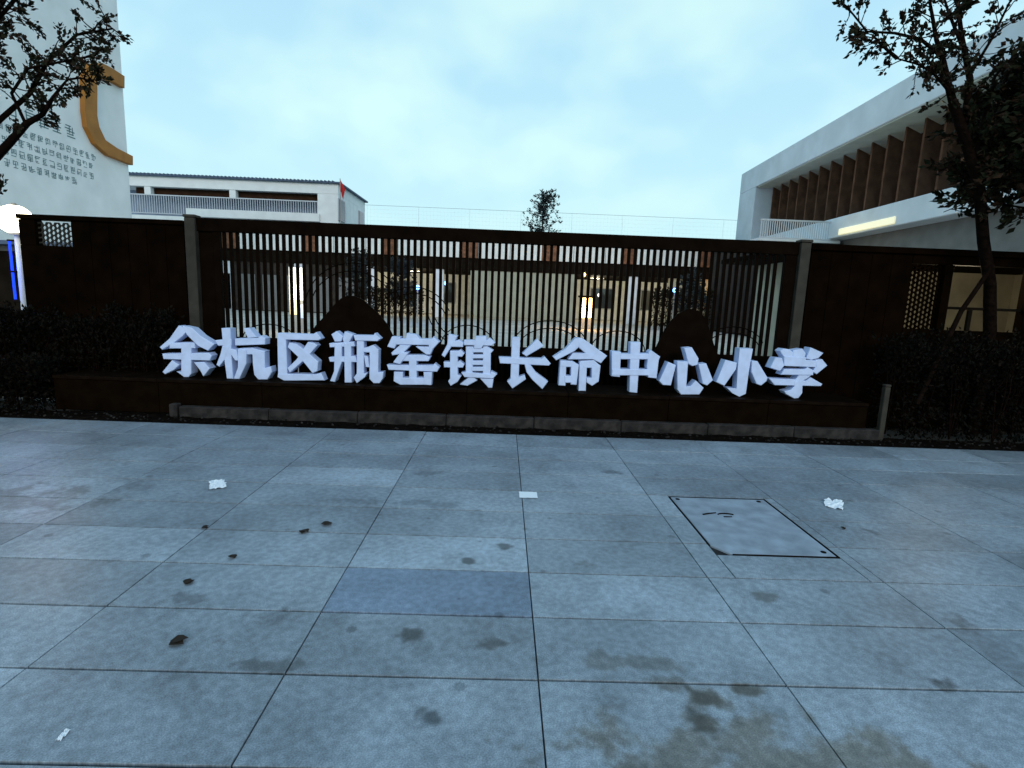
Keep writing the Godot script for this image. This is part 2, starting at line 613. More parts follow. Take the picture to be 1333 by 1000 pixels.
# ---------------------------------------------------------------- ground
func ground() -> void:
	var g := PlaneMesh.new()
	g.size = Vector2(1600, 1600)
	var gi := put("ground", g, M.earth, self, Vector3(0, -0.06, 0))
	gi.set_meta("kind", "structure")
	var yd := struct_node("schoolyard_paving")
	put("paving_sheet", box_mesh(Vector3(-60, -0.05, -70), Vector3(60, -0.01, -7.3)), M.yard, yd)
	var bed := struct_node("planting_strip")
	var st := begin()
	for i in 150:
		for j in 4:
			var q := func(a: int, b: int) -> Vector3:
				return Vector3(-7.6 + a * 0.1, -0.004 + 0.016 * absf(sin(a * 2.3 + b * 1.1) * cos(a * 0.71 - b * 3.1)), -5.86 - b * 0.1)
			quad(st, q.call(i, j), q.call(i + 1, j), q.call(i + 1, j + 1), q.call(i, j + 1), Vector3.UP)
	put("soil", st.commit(), M.soil, bed)
	var pm := SphereMesh.new()
	pm.radius = 0.5
	pm.height = 0.7
	pm.radial_segments = 7
	pm.rings = 4
	var list := []
	for i in 420:
		var s := rng.randf_range(0.008, 0.03)
		list.append(Transform3D(Basis.from_euler(Vector3(rng.randf(), rng.randf() * 6, rng.randf())).scaled(Vector3(s * 1.3, s, s)), Vector3(rng.randf_range(-7, 7), 0.012, rng.randf_range(-6.18, -5.88))))
	var pmat: StandardMaterial3D = M.pebble.duplicate()
	pmat.vertex_color_use_as_albedo = true
	leaves_node("pebbles", list, pm, pmat, bed, [Color(0.7, 0.7, 0.7), Color(0.35, 0.32, 0.3), Color(0.2, 0.18, 0.16), Color(0.2, 0.17, 0.15)])
	# the pavement: slabs 1.0 m x 0.43 m, each its own piece
	var pv := struct_node("pavement")
	put("paving_bed", box_mesh(Vector3(-9, -0.05, -5.86), Vector3(9, -0.012, 3.2)), M.bed, pv)
	var pic := paving_picture()
	var grain := noise_tex(0.11, 0.66, 1.0, 77, 1024, 4)
	var tones := []
	for k in 8:
		var v: float = [1.0, 0.96, 1.02, 0.94, 1.06, 0.985, 0.91, 1.0][k]
		var m := mat("slab_tone", Color(0.785 * v, 0.84 * v, 0.905 * v), 0.5)
		if k == 7:
			m.albedo_color = Color(0.645, 0.72, 0.83)
		m.albedo_texture = pic
		m.metallic_specular = 0.5
		m.detail_enabled = true
		m.detail_blend_mode = BaseMaterial3D.BLEND_MODE_MUL
		m.detail_uv_layer = BaseMaterial3D.DETAIL_UV_2
		m.detail_albedo = grain
		m.heightmap_enabled = false
		m.roughness_texture = noise_tex(0.012, 0.75, 1.0, 91, 512, 4) if k == 0 else tones[0].roughness_texture
		m.roughness = 0.48
		tones.append(m)
	var zs := [-5.86]
	for k in 21:
		zs.append(-5.36 + k * 0.4283)
	var hole := Rect2(1.355, -4.045, 0.77, 0.975)
	for i in range(-8, 9):
		for j in zs.size() - 1:
			if absi(i) > 6 and j > 12:
				continue
			var x0 := 0.19 + i * 1.005
			var r := Rect2(x0, zs[j], 1.005, zs[j + 1] - zs[j])
			var pieces := [r]
			if r.intersects(hole):
				pieces = []
				var a := r.position
				var b := r.end
				var c := hole.position
				var d := hole.end
				pieces.append(Rect2(a.x, a.y, c.x - a.x, b.y - a.y))
				pieces.append(Rect2(d.x, a.y, b.x - d.x, b.y - a.y))
				if c.y > a.y + 0.03:
					pieces.append(Rect2(c.x, a.y, d.x - c.x, c.y - a.y))
				if d.y < b.y - 0.03:
					pieces.append(Rect2(c.x, d.y, d.x - c.x, b.y - d.y))
			var tone := rng.randi() % 7
			if i == -1 and absf(r.position.y + 2.79) < 0.06:
				tone = 7
			if i == -1 and absf(r.position.y + 3.22) < 0.06:
				tone = 4
			for p in pieces:
				if p.size.x > 0.03:
					slab("paving_slab", p, tones[tone], pv)
	# cover in the pavement
	var mc := thing("manhole_cover", "square concrete access cover set flush in the pavement, one corner cut", "manhole cover", Vector3(1.74, 0, -3.56))
	var o := begin()
	add_prism(o, pairs([-0.372, 0.474, 0.372, 0.474, 0.372, -0.472, -0.29, -0.472, -0.372, -0.36]), Vector3.ZERO, Vector3.RIGHT, Vector3.FORWARD, Vector3.UP, -0.03, 0.002, 0.004)
	var cm: StandardMaterial3D = tones[1].duplicate()
	cm.albedo_texture = noise_tex(0.02, 0.62, 0.82, 14)
	cm.detail_enabled = false
	cm.uv1_triplanar = true
	cm.uv1_world_triplanar = true
	put("cover_slab", o.commit(), cm, mc)
	for f in [[Vector3(-0.385, -0.03, -0.487), Vector3(0.385, 0.003, -0.479)], [Vector3(0.377, -0.03, -0.478), Vector3(0.385, 0.003, 0.487)], [Vector3(-0.385, -0.03, -0.478), Vector3(-0.377, 0.003, 0.36)], [Vector3(-0.28, -0.03, 0.479), Vector3(0.376, 0.003, 0.487)]]:
		box("frame_edge", f[0], f[1], M.lintel, mc, 0.0)
	for q in [Vector3(0.32, 0, 0.42), Vector3(-0.33, 0, -0.43), Vector3(0.31, 0, -0.43)]:
		var cy := CylinderMesh.new()
		cy.top_radius = 0.017
		cy.bottom_radius = 0.017
		cy.height = 0.006
		cy.radial_segments = 14
		put("lifting_hole", cy, M.lintel, mc, q + Vector3(0, 0.0015, 0))
	tube("lifting_loop", arc(Vector3(-0.07, 0.004, -0.13), 0.06, 0.0001, 20, 160).map(func(p): return Vector3(p.x, 0.005, -0.13 - 0.03 * sqrt(maxf(0.0, 1.0 - pow((p.x + 0.07) / 0.06, 2))))), 0.005, 0.005, M.lintel, mc)
	tube("lifting_loop", [Vector3(-0.24, 0.005, -0.13), Vector3(-0.19, 0.006, -0.15), Vector3(-0.13, 0.005, -0.17)], 0.006, 0.004, M.lintel, mc)
	tube("lifting_loop", [Vector3(-0.1, 0.005, -0.10), Vector3(-0.04, 0.006, -0.10)], 0.004, 0.003, M.lintel, mc)

func slab(n: String, r: Rect2, m: Material, parent: Node) -> void:
	var st := begin()
	var g := 0.003
	var gz := 0.0062
	var ch := 0.0012
	var y := rng.randf_range(-0.0012, 0.0012)
	var lo := Vector3(r.position.x + g, -0.03, r.position.y + gz)
	var hi := Vector3(r.end.x - g, y, r.end.y - gz)
	var a := [Vector3(lo.x, 0, lo.z), Vector3(hi.x, 0, lo.z), Vector3(hi.x, 0, hi.z), Vector3(lo.x, 0, hi.z)]
	var c: Vector3 = (a[0] + a[2]) * 0.5
	var inn := a.map(func(p): return p + Vector3(signf(c.x - p.x) * ch, 0, signf(c.z - p.z) * ch))
	var up := Vector3.UP
	var faces := [[inn[0] + up * y, inn[1] + up * y, inn[2] + up * y, inn[3] + up * y, up]]
	for k in 4:
		var p: Vector3 = a[k]
		var q: Vector3 = a[(k + 1) % 4]
		var d: Vector3 = ((p + q) * 0.5 - c).normalized()
		faces.append([p + up * (y - ch), q + up * (y - ch), inn[(k + 1) % 4] + up * y, inn[k] + up * y, d + up])
		faces.append([p + up * lo.y, q + up * lo.y, q + up * (y - ch), p + up * (y - ch), d])
	for f in faces:
		for t in [[f[0], f[1], f[2]], [f[0], f[2], f[3]]]:
			var nn: Vector3 = (t[1] - t[0]).cross(t[2] - t[0])
			var order := [t[0], t[1], t[2]] if nn.dot(f[4]) < 0.0 else [t[0], t[2], t[1]]
			for v in order:
				st.set_normal((f[4] as Vector3).normalized())
				st.set_uv(Vector2((v.x + 8.0) / 16.0, (v.z + 7.0) / 8.0))
				st.set_uv2(Vector2(v.x, v.z) * 1.1)
				st.add_vertex(v)
	put(n, st.commit(), m, parent)

# ---------------------------------------------------------------- the school behind the fence
func campus() -> void:
	# tall white text wall on the left
	var tw := thing("text_tower", "tall white building side with an orange band and rows of small print", "building", Vector3(-14.78, 0, -22))
	var off := -tw.position
	put("wall", box_mesh(Vector3(-26, 0, -22.2) + off, Vector3(-14.78, 14.0, -6) + off, 0.02), M.white_wall, tw)
	var st := begin()
	add_prism(st, pairs([-22.11, 9.25, -22.06, 8.80, -21.42, 8.80, -21.00, 8.74, -20.66, 8.55, -20.52, 7.35, -20.58, 6.99, -20.84, 6.62, -21.45, 6.49, -22.27, 6.42, -22.24, 6.07, -20.90, 6.10, -20.30, 6.34, -19.96, 6.80, -19.92, 7.29, -20.01, 8.42, -20.37, 8.98, -20.98, 9.25, -21.44, 9.28]), off, Vector3.BACK, Vector3.UP, Vector3.RIGHT, -14.8, -14.62, 0.02)
	put("orange_band", st.commit(), M.orange_band, tw)
	var pr := QuadMesh.new()
	pr.size = Vector2(5.6, 2.2)
	var pm := mat("wall_print", Color.WHITE, 0.85)
	pm.albedo_texture = print_picture()
	pm.transparency = BaseMaterial3D.TRANSPARENCY_ALPHA_SCISSOR
	pm.alpha_scissor_threshold = 0.5
	var pi := put("wall_text", pr, pm, tw, Vector3(-14.774, 5.72, -17.75) + off)
	pi.rotation_degrees = Vector3(0, 90, 0)

	# low white building with a railed balcony
	var lb := thing("balcony_building", "long low white school building with a barred balcony and blue tiled eaves", "building", Vector3(-22, 0, -49))
	off = -lb.position
	box("wall", Vector3(-32, 0, -53.4) + off, Vector3(-13.55, 7.0, -45.0) + off, M.white_wall, lb)
	box("fascia", Vector3(-32, 9.22, -53.4) + off, Vector3(-13.55, 10.0, -45.0) + off, M.white_wall, lb)
	box("back_wall", Vector3(-32, 7.0, -53.3) + off, Vector3(-15.3, 9.22, -47.2) + off, M.balcony_back, lb, 0.0)
	box("end_wall", Vector3(-15.2, 7.0, -53.38) + off, Vector3(-13.56, 9.22, -45.02) + off, M.white_wall, lb)
	box("balcony_kerb", Vector3(-25.5, 7.0, -44.95) + off, Vector3(-15.0, 7.62, -44.7) + off, M.white_wall, lb)
	box("shade_box", Vector3(-29.9, 8.75, -45.9) + off, Vector3(-15.3, 9.2, -45.6) + off, M.dark_recess, lb)
	for x in [-28.9, -22.2]:
		box("bracket", Vector3(x, 8.6, -45.5) + off, Vector3(x + 0.5, 9.22, -45.05) + off, M.white_wall, lb)
	railing("balcony_railing", lb, -31.8 + 22, -15.25 + 22, 7.15, 8.6, 3.9, 0.19, M.rail)
	box("eaves", Vector3(-32.3, 10.0, -53.6) + off, Vector3(-13.3, 10.12, -44.75) + off, M.roof_blue, lb)
	st = begin()
	for k in 62:
		var x := -32.2 + k * 0.3
		add_tube(st, [Vector3(x, 10.13, -44.7) + off, Vector3(x, 10.25, -46.5) + off], 0.07, 0.07, 6)
	var tl := put("roof_tiles", st.commit(), M.roof_blue, lb)
	tl.set_meta("kind", "stuff")
	for w in [[-44.9, -46.6, 7.2, 8.9], [-51.0, -52.6, 7.3, 8.9]]:
		var fr := box("window", Vector3(-13.55, w[2], w[1]) + off, Vector3(-13.45, w[3], w[0]) + off, M.window_frame, lb)
		put("pane", box_mesh(Vector3(-13.46, w[2] + 0.08, w[1] + 0.08) + off, Vector3(-13.44, w[3] - 0.08, w[0] - 0.08) + off), M.glass, fr)
		for k in 6:
			var z: float = lerpf(w[1] + 0.2, w[0] - 0.2, k / 5.0)
			put("grille_bar", box_mesh(Vector3(-13.43, w[2], z - 0.03) + off, Vector3(-13.39, w[3], z + 0.03) + off), M.rail, fr)

	# flag in front of the gable
	var fl := thing("flag", "small red flag hanging limp on its pole before the low building", "flag", Vector3(-13.05, 0, -43.9))
	tube("pole", [Vector3.ZERO, Vector3(0, 10.2, 0)], 0.05, 0.03, M.pole_grey, fl)
	st = begin()
	var cp := func(i: int, j: int) -> Vector3:
		return Vector3(0.04 + i * 0.05 - j * 0.012 * i * 0.4, 10.1 - j * 0.17 - i * 0.1, 0.06 * sin(i * 1.8 + j * 0.4))
	for i in 7:
		for j in 5:
			quad(st, cp.call(i, j), cp.call(i + 1, j), cp.call(i + 1, j + 1), cp.call(i, j + 1), Vector3.BACK)
	put("cloth", st.commit(), M.flag_red, fl)

	# fine netting beyond the yard
	var nt := thing("netting_fence", "faint tall wire netting fence stretched across the sky behind the yard", "fence", Vector3(4, 0, -48))
	for k in 9:
		tube("post", [Vector3(-16.0 + k * 4.4, 0, 0), Vector3(-16.0 + k * 4.4, 8.95, 0)], 0.010, 0.008, M.rail, nt, 6)
	tube("top_wire", [Vector3(-16.2, 8.95, 0), Vector3(19.6, 8.95, 0)], 0.014, 0.014, M.rail_dark, nt, 5)
	st = begin()
	for k in 118:
		add_box(st, Vector3(-16.0 + k * 0.3 - 0.002, 5.0, -0.002), Vector3(-16.0 + k * 0.3 + 0.002, 8.94, 0.002))
	for k in 12:
		add_box(st, Vector3(-16.0, 5.1 + k * 0.32 - 0.002, 0.003), Vector3(19.4, 5.1 + k * 0.32 + 0.002, 0.007))
	put("mesh", st.commit(), M.rail, nt).set_meta("kind", "stuff")

	# entrance block across the yard, seen between the slats
	var eb := thing("entrance_block", "low school block across the yard with a pale and rust panelled fascia", "building", Vector3(0, 0, -38))
	var fa := box("fascia_backing", Vector3(-21, 4.15, -9), Vector3(22, 5.85, -0.08), M.lintel, eb)
	for k in 38:
		var x := -20.6 + k * 1.1
		var rust := (k % 5 == 1)
		put("panel", box_mesh(Vector3(x + 0.015, 4.17, -0.07), Vector3(x + 1.085, 5.83, 0.0), 0.01), M.fascia_rust if rust else M.fascia_pale, fa)
	box("lintel_beam", Vector3(-21, 3.35, -9), Vector3(22, 4.147, -0.15), M.lintel, eb)
	box("gate_wall", Vector3(-2.4, 0, -0.55), Vector3(4.95, 3.348, -0.2), M.olive_wall, eb)
	for k in 6:
		box("gate_panel", Vector3(-2.3 + k * 1.21, 0.15, -0.195), Vector3(-2.3 + k * 1.21 + 1.18, 3.3, -0.165), M.olive_wall, eb, 0.01)
	for x in [-19.5, -14.6, -9.6, -4.9, 8.7, 17.9]:
		box("column", Vector3(x, 0, -0.75), Vector3(x + 0.62, 3.348, -0.2), M.column_white, eb, 0.03)
	box("brown_wall", Vector3(-21, 0, -0.62), Vector3(-10.2, 3.347, -0.25), M.brown_wall, eb)
	for k in 6:
		box("door", Vector3(-20.2 + k * 1.7, 0.05, -0.249), Vector3(-19.0 + k * 1.7, 2.5, -0.2), M.grey_wall, eb, 0.01)
	box("cream_wall", Vector3(11.6, 0, -0.7), Vector3(16.4, 3.348, -0.3), M.cream_wall, eb)
	box("back_wall", Vector3(-21, 0, -9.2), Vector3(22, 3.35, -9.0), M.fascia_pale, eb)
	for k in 12:
		var x := -19.8 + k * 3.4
		var wn := box("window", Vector3(x, 0.9, -8.99), Vector3(x + 2.0, 2.7, -8.93), M.window_frame, eb)
		put("pane", box_mesh(Vector3(x + 0.08, 0.98, -8.925), Vector3(x + 0.96, 2.62, -8.915)), M.glass, wn)
		put("pane", box_mesh(Vector3(x + 1.04, 0.98, -8.925), Vector3(x + 1.92, 2.62, -8.915)), M.glass, wn)
	# its ceiling tubes
	for x in [-7.0, -12.0, 7.0, 14.0]:
		put("ceiling_lamp", box_mesh(Vector3(x - 0.6, 3.27, -4.1), Vector3(x + 0.6, 3.33, -3.9)), M.strip_lamp, eb)
		omni("ceiling_light", Vector3(x, 3.1, -4.0), Color(1.0, 0.95, 0.8), 3.8, 0.2, eb)

	# white wall of the court on the right and a lit upright sign on the left
	var sg := thing("lit_upright_sign", "lit upright white and yellow sign board with a blue foot behind the slats", "sign", Vector3(-7.55, 0, -20))
	box("board", Vector3(-0.3, 0.1, -0.06), Vector3(0.3, 2.35, 0.0), M.pole_grey, sg)
	box("white_field", Vector3(-0.28, 1.15, 0.002), Vector3(0.28, 2.32, 0.012), M.white_sign, sg)
	box("yellow_field", Vector3(-0.28, 0.62, 0.002), Vector3(0.1, 1.14, 0.012), M.yellow_sign, sg)
	box("blue_field", Vector3(0.11, 0.5, 0.002), Vector3(0.28, 1.0, 0.012), M.blue_sign, sg)
	box("foot", Vector3(-0.35, 0, -0.2), Vector3(0.35, 0.1, 0.14), M.pole_grey, sg)
	omni("sign_light", Vector3(0, 1.5, 0.3), Color(1.0, 0.95, 0.8), 0.6, 0.25, sg)

	# glowing lantern in the yard
	var ln := thing("yard_lantern", "bright warm lantern glowing on the yard behind the slats", "lantern", Vector3(4.55, 0, -30))
	box("base", Vector3(-0.34, 0, -0.34), Vector3(0.34, 0.62, 0.34), M.pole_grey, ln, 0.02)
	box("glowing_pane", Vector3(-0.27, 0.63, -0.27), Vector3(0.27, 1.7, 0.27), M.warm_lamp, ln, 0.02)
	for q in [[-0.3, -0.3], [0.3, -0.3], [0.3, 0.3], [-0.3, 0.3]]:
		box("corner_post", Vector3(q[0] - 0.03, 0.62, q[1] - 0.03), Vector3(q[0] + 0.03, 1.75, q[1] + 0.03), M.lintel, ln)
	box("cap", Vector3(-0.42, 1.71, -0.42), Vector3(0.42, 1.82, 0.42), M.lintel, ln, 0.02)
	omni("lantern_light", Vector3(0, 1.2, 0.5), Color(1.0, 0.75, 0.4), 2.2, 0.25, ln)
	var sites := [[4.75, 3.1, -33.0, "amber lamp on a thin pole behind the glowing lantern", "warm_lamp"], [5.6, 1.9, -32.0, "small white lamp on a post just right of the glowing lantern", "white_sign"], [-3.2, 2.2, -30.0, "small blue lamp on a post left of the olive gate wall", "small_blue"], [-4.6, 1.9, -29.0, "small blue lamp on a post beside the dark clipped hedge", "small_blue"], [9.4, 2.3, -30.0, "small blue lamp on a post right of the white column", "small_blue"], [14.6, 2.75, -37.2, "warm wall lamp glowing on the cream wall at right", "warm_lamp"]]
	for s in sites:
		var pl := thing("post_lamp", s[3], "lamp", Vector3(s[0], 0, s[2]), "small lamps about the yard")
		tube("post", [Vector3.ZERO, Vector3(0, s[1] - 0.1, 0)], 0.04, 0.03, M.pole_grey, pl, 6)
		var b := SphereMesh.new()
		b.radius = 0.12
		b.height = 0.24
		b.radial_segments = 14
		b.rings = 8
		put("bulb", b, M[s[4]], pl, Vector3(0, s[1], 0))
		omni("bulb_light", Vector3(0, s[1], 0), M[s[4]].emission, 0.35, 0.1, pl)

	# right-hand building: white frame, brown fins
	var rb := thing("louvred_building", "white framed school building with tall brown vertical fins at right", "building", Vector3(16.35, 0, -26))
	rb.rotation_degrees.y = -2.5
	off = -Vector3(17, 0, -26)
	var X := 17.0
	box("roof_band", Vector3(X, 9.66, -40.9) + off, Vector3(X + 14, 11.1, -8) + off, M.frame_white, rb, 0.03)
	box("end_jamb", Vector3(X, 0, -40.9) + off, Vector3(X + 14, 9.658, -38.1) + off, M.frame_white, rb, 0.03)
	box("floor_band", Vector3(X, 5.12, -38.098) + off, Vector3(X + 14, 6.1, -8) + off, M.frame_white, rb, 0.03)
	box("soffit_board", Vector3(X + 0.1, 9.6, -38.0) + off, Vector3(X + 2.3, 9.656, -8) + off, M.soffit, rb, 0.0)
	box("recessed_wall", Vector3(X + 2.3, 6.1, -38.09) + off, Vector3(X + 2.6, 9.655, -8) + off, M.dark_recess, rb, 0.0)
	box("ground_wall", Vector3(X + 0.9, 0, -38.09) + off, Vector3(X + 1.3, 5.118, -8) + off, M.grey_wall, rb, 0.0)
	for k in 25:
		var z := -37.6 + k * 1.17
		st = begin()
		add_prism(st, pairs([1.0, 6.1, 1.85, 6.1, 1.85, 9.18, 1.0, 9.56]), Vector3(0, 0, z + 26), Vector3.RIGHT, Vector3.UP, Vector3.BACK, -0.06, 0.06, 0.008)
		put("fin", st.commit(), M.louvre, rb)
	put("strip_lamp", box_mesh(Vector3(X - 0.07, 5.2, -27.1) + off, Vector3(X - 0.003, 5.5, -23.0) + off, 0.02), M.strip_lamp, rb)
	omni("strip_light", Vector3(X - 1.6, 5.1, -26) + off, Color(1.0, 0.95, 0.7), 0.25, 0.5, rb)
	for z in [-33.0, -30.0, -21.0, -17.0]:
		var wn := box("window", Vector3(X + 0.84, 1.2, z) + off, Vector3(X + 0.91, 3.6, z + 2.2) + off, M.window_frame, rb)
		put("pane", box_mesh(Vector3(X + 0.82, 1.3, z + 0.1) + off, Vector3(X + 0.838, 3.5, z + 2.1) + off), M.glass, wn)

	# link wing with a railed roof, between the yard and the louvred building
	var lk := thing("link_wing", "low wing with a white barred rail on its flat roof before the louvred building", "building", Vector3(15, 0, -28))
	box("wall", Vector3(-2.1, 0, -6), Vector3(1.995, 4.9, -0.1), M.brown_wall, lk)
	var lw := box("window", Vector3(-1.2, 1.5, -0.1), Vector3(0.6, 2.3, -0.04), M.window_frame, lk)
	for k in 3:
		put("pane", box_mesh(Vector3(-1.14 + k * 0.58, 1.56, -0.039), Vector3(-0.6 + k * 0.58, 2.24, -0.03)), M.cream_wall, lw)
	box("roof_slab", Vector3(-2.25, 4.9, -6.1), Vector3(1.99, 5.02, 0.1), M.frame_white, lk, 0.01)
	railing("roof_railing", lk, -2.1, 1.93, 5.04, 5.95, 0.0, 0.115, M.rail)

# ---------------------------------------------------------------- fence, plinth, wing walls
func front() -> void:
	var pl := thing("plinth", "long dark brown stone plinth carrying the white characters", "plinth", Vector3(0, 0, -6.6))
	for k in 8:
		var x := -5.2 + k * 1.2
		box("face_slab", Vector3(x + 0.002, 0.02, -0.34), Vector3(x + 1.198, 0.385, 0.35), M.plinth_stone, pl, 0.004)
		box("cap_slab", Vector3(x + 0.0015, 0.387, -0.36), Vector3(x + 1.1985, 0.426, 0.37), M.plinth_cap, pl, 0.006)
	var kb := thing("kerb", "low grey stone kerb along the foot of the dark plinth", "kerb", Vector3(0, 0, -6.2))
	for k in 8:
		var x := -3.72 + k * 1.03
		box("kerb_stone", Vector3(x + 0.003, -0.02, -0.045 + rng.randf_range(-0.003, 0.003)), Vector3(x + 1.027, 0.125 + rng.randf_range(-0.004, 0.004), 0.05 + rng.randf_range(-0.003, 0.003)), M.kerb, kb, 0.01)

	# slatted screen
	var fc := thing("slatted_fence", "dark brown metal screen of close upright slats behind the characters", "fence", Vector3(0, 0, -7))
	box("top_beam", Vector3(-3.848, 2.185, -0.04), Vector3(3.718, 2.345, 0.05), M.fence_metal, fc, 0.005)
	box("middle_rail", Vector3(-3.848, 0.76, 0.0225), Vector3(3.718, 0.885, 0.05), M.fence_metal, fc, 0.004)
	box("bottom_rail", Vector3(-3.848, 0.0, -0.03), Vector3(3.718, 0.12, 0.03), M.fence_metal, fc, 0.004)
	box("infill_panel", Vector3(-3.847, 0.12, -0.012), Vector3(-3.662, 2.184, 0.012), M.fence_metal, fc, 0.002)
	box("frame_stile", Vector3(-3.66, 0.12, -0.03), Vector3(-3.58, 2.184, 0.035), M.fence_metal, fc, 0.004)
	box("frame_stile", Vector3(3.565, 0.12, -0.03), Vector3(3.717, 2.184, 0.035), M.fence_metal, fc, 0.004)
	var slat := box_mesh(Vector3(-0.0185, 0.121, -0.02), Vector3(0.0185, 2.184, 0.02), 0.003)
	for k in 86:
		put("slat", slat, M.fence_metal, fc, Vector3(-3.535 + k * 0.0823, 0, rng.randf_range(-0.0008, 0.0008)))
	# bent-rod mountains and clouds wired to the slats
	for a in [[-1.92, 1.25, 0.62, 0.62, 12, 168], [-1.92, 1.25, 0.55, 0.52, 12, 168], [-1.15, 1.1, 0.5, 0.5, 25, 160], [-1.15, 1.1, 0.44, 0.42, 25, 160], [-0.45, 1.45, 0.55, 0.6, 190, 300], [-0.45, 1.45, 0.48, 0.52, 190, 300], [0.62, 0.86, 0.5, 0.38, 0, 180], [0.62, 0.86, 0.42, 0.28, 0, 180], [-0.45, 0.86, 0.35, 0.28, 0, 180], [1.5, 0.86, 0.36, 0.28, 0, 180], [3.0, 0.95, 0.42, 0.3, 20, 175], [3.0, 0.95, 0.36, 0.22, 20, 175], [-3.0, 0.86, 0.34, 0.2, 0, 180]]:
		tube("bent_rod", arc(Vector3(a[0], a[1], 0.035), a[2], a[3], a[4], a[5]), 0.007, 0.007, M.fence_metal, fc, 5)
	for s in [[-3.98, -3.85, "grey square gatepost left of the slatted screen"], [3.72, 3.86, "brown square gatepost right of the slatted screen"]]:
		var p := thing("gatepost", s[2], "post", Vector3((s[0] + s[1]) * 0.5, 0, -6.98), "posts at the ends of the screen")
		box("shaft", Vector3(-0.064, 0, -0.064), Vector3(0.064, 2.34, 0.064), M.fence_post, p, 0.006)
		box("cap", Vector3(-0.075, 2.342, -0.075), Vector3(0.075, 2.375, 0.075), M.fence_post, p, 0.006)
	for m in [[[-2.62, 0, -2.62, 0.76, -2.45, 0.92, -2.34, 1.08, -2.21, 1.22, -2.12, 1.33, -2.03, 1.42, -1.95, 1.46, -1.86, 1.46, -1.76, 1.42, -1.66, 1.34, -1.54, 1.23, -1.45, 1.12, -1.39, 1.0, -1.28, 0.84, -1.15, 0.72, -1.15, 0], "left dark metal mountain silhouette standing behind the characters"], [[1.6, 0, 1.62, 0.74, 1.88, 0.83, 1.94, 0.93, 2.05, 1.2, 2.12, 1.31, 2.19, 1.39, 2.32, 1.46, 2.45, 1.44, 2.53, 1.36, 2.59, 1.25, 2.69, 1.01, 2.74, 0.91, 3.0, 0.8, 3.45, 0.7, 3.45, 0], "right dark metal mountain silhouette standing behind the characters"]]:
		var st := begin()
		add_prism(st, pairs(m[0]), Vector3.ZERO, Vector3.RIGHT, Vector3.UP, Vector3.BACK, -0.02, 0.02, 0.004)
		var mt := put("mountain_cutout", st.commit(), M.fence_metal, self, Vector3(0, 0, -6.8))
		tag(mt, m[1], "metal cutout", "mountain shapes on the screen")
	# planter wall just inside the screen
	var pw := thing("inner_wall", "low dark planter wall just inside the slatted screen", "wall", Vector3(0, 0, -7.55))
	box("wall", Vector3(-3.9, 0, -0.1), Vector3(3.8, 0.78, 0.1), M.plinth_stone, pw)
	box("coping", Vector3(-3.92, 0.782, -0.13), Vector3(3.82, 0.82, 0.13), M.plinth_cap, pw)

	# left wing wall with its lattice and opening
	var lw := thing("wing_wall", "dark boarded wing wall left of the screen with a small lattice", "wall", Vector3(-5, 0, -7))
	for k in 6:
		var x := -0.38 + k * 0.23
		box("board", Vector3(x, 0, -0.06), Vector3(x + 0.226, 2.24, 0.06), M.wall_board, lw, 0.004)
	box("board", Vector3(-1.02, 0, -0.06), Vector3(-0.384, 1.93, 0.06), M.wall_board, lw, 0.004)
	box("coping", Vector3(-1.02, 2.243, -0.09), Vector3(1.01, 2.30, 0.09), M.wall_board, lw, 0.006)
	put("lattice", honeycomb(-0.80, -0.39, 1.94, 2.24, 0.0, 0.035, 0.014), M.fence_post, lw)
	box("jamb", Vector3(-1.02, 1.932, -0.06), Vector3(-0.82, 2.24, 0.06), M.wall_board, lw, 0.004)
	box("low_board", Vector3(-2.6, 0, -0.06), Vector3(-1.024, 1.12, 0.06), M.wall_board, lw, 0.004)
	var yb := thing("yard_hut", "grey hut wall seen through the opening beside the blue tube", "hut", Vector3(-8.2, 0, -10))
	box("wall", Vector3(-1.6, 0, -0.3), Vector3(2.2, 2.1, 0), M.grey_wall, yb)
	box("door", Vector3(-1.2, 0, 0.003), Vector3(-0.3, 2.0, 0.03), M.lintel, yb)
	box("roof", Vector3(-1.8, 2.101, -0.6), Vector3(2.3, 2.17, 0.3), M.roof_blue, yb)

	var fp := thing("lamp_post", "slim pale post under the bright floodlight at the left edge", "post", Vector3(-6.24, 0, -7.16))
	tube("shaft", [Vector3.ZERO, Vector3(0, 2.06, 0)], 0.036, 0.03, M.column_white, fp, 12)
	box("foot_plate", Vector3(-0.08, 0, -0.08), Vector3(0.08, 0.02, 0.08), M.pole_grey, fp)
	var bt := thing("blue_light_tube", "upright glowing blue light tube beside the slim pale post", "light tube", Vector3(-6.315, 0, -7.13))
	tube("tube", [Vector3(0, 1.25, 0), Vector3(0, 1.98, 0)], 0.014, 0.014, M.blue_tube, bt, 10)
	for y in [1.22, 1.6, 1.99]:
		box("clip", Vector3(-0.02, y - 0.012, -0.02), Vector3(0.06, y + 0.012, 0.018), M.lintel, bt)
	omni("tube_light", Vector3(0, 1.65, 0.1), Color(0.1, 0.3, 1.0), 0.12, 0.15, bt)
	var fd := thing("globe_lamp", "bright white globe lamp on the slim post at the left edge", "lamp", Vector3(-6.24, 2.06, -7.16))
	var gm := SphereMesh.new()
	gm.radius = 0.19
	gm.height = 0.36
	gm.radial_segments = 28
	gm.rings = 16
	put("globe", gm, M.flood_face, fd, Vector3(0, 0.19, 0))
	tube("collar", [Vector3(0, 0.002, 0), Vector3(0, 0.03, 0)], 0.07, 0.09, M.pole_grey, fd, 14)
	tube("cap", [Vector3(0, 0.36, 0), Vector3(0, 0.395, 0)], 0.07, 0.02, M.pole_grey, fd, 14)
	omni("globe_light", Vector3(0, 0.19, 0), Color(1.0, 0.95, 0.8), 0.5, 0.18, fd)

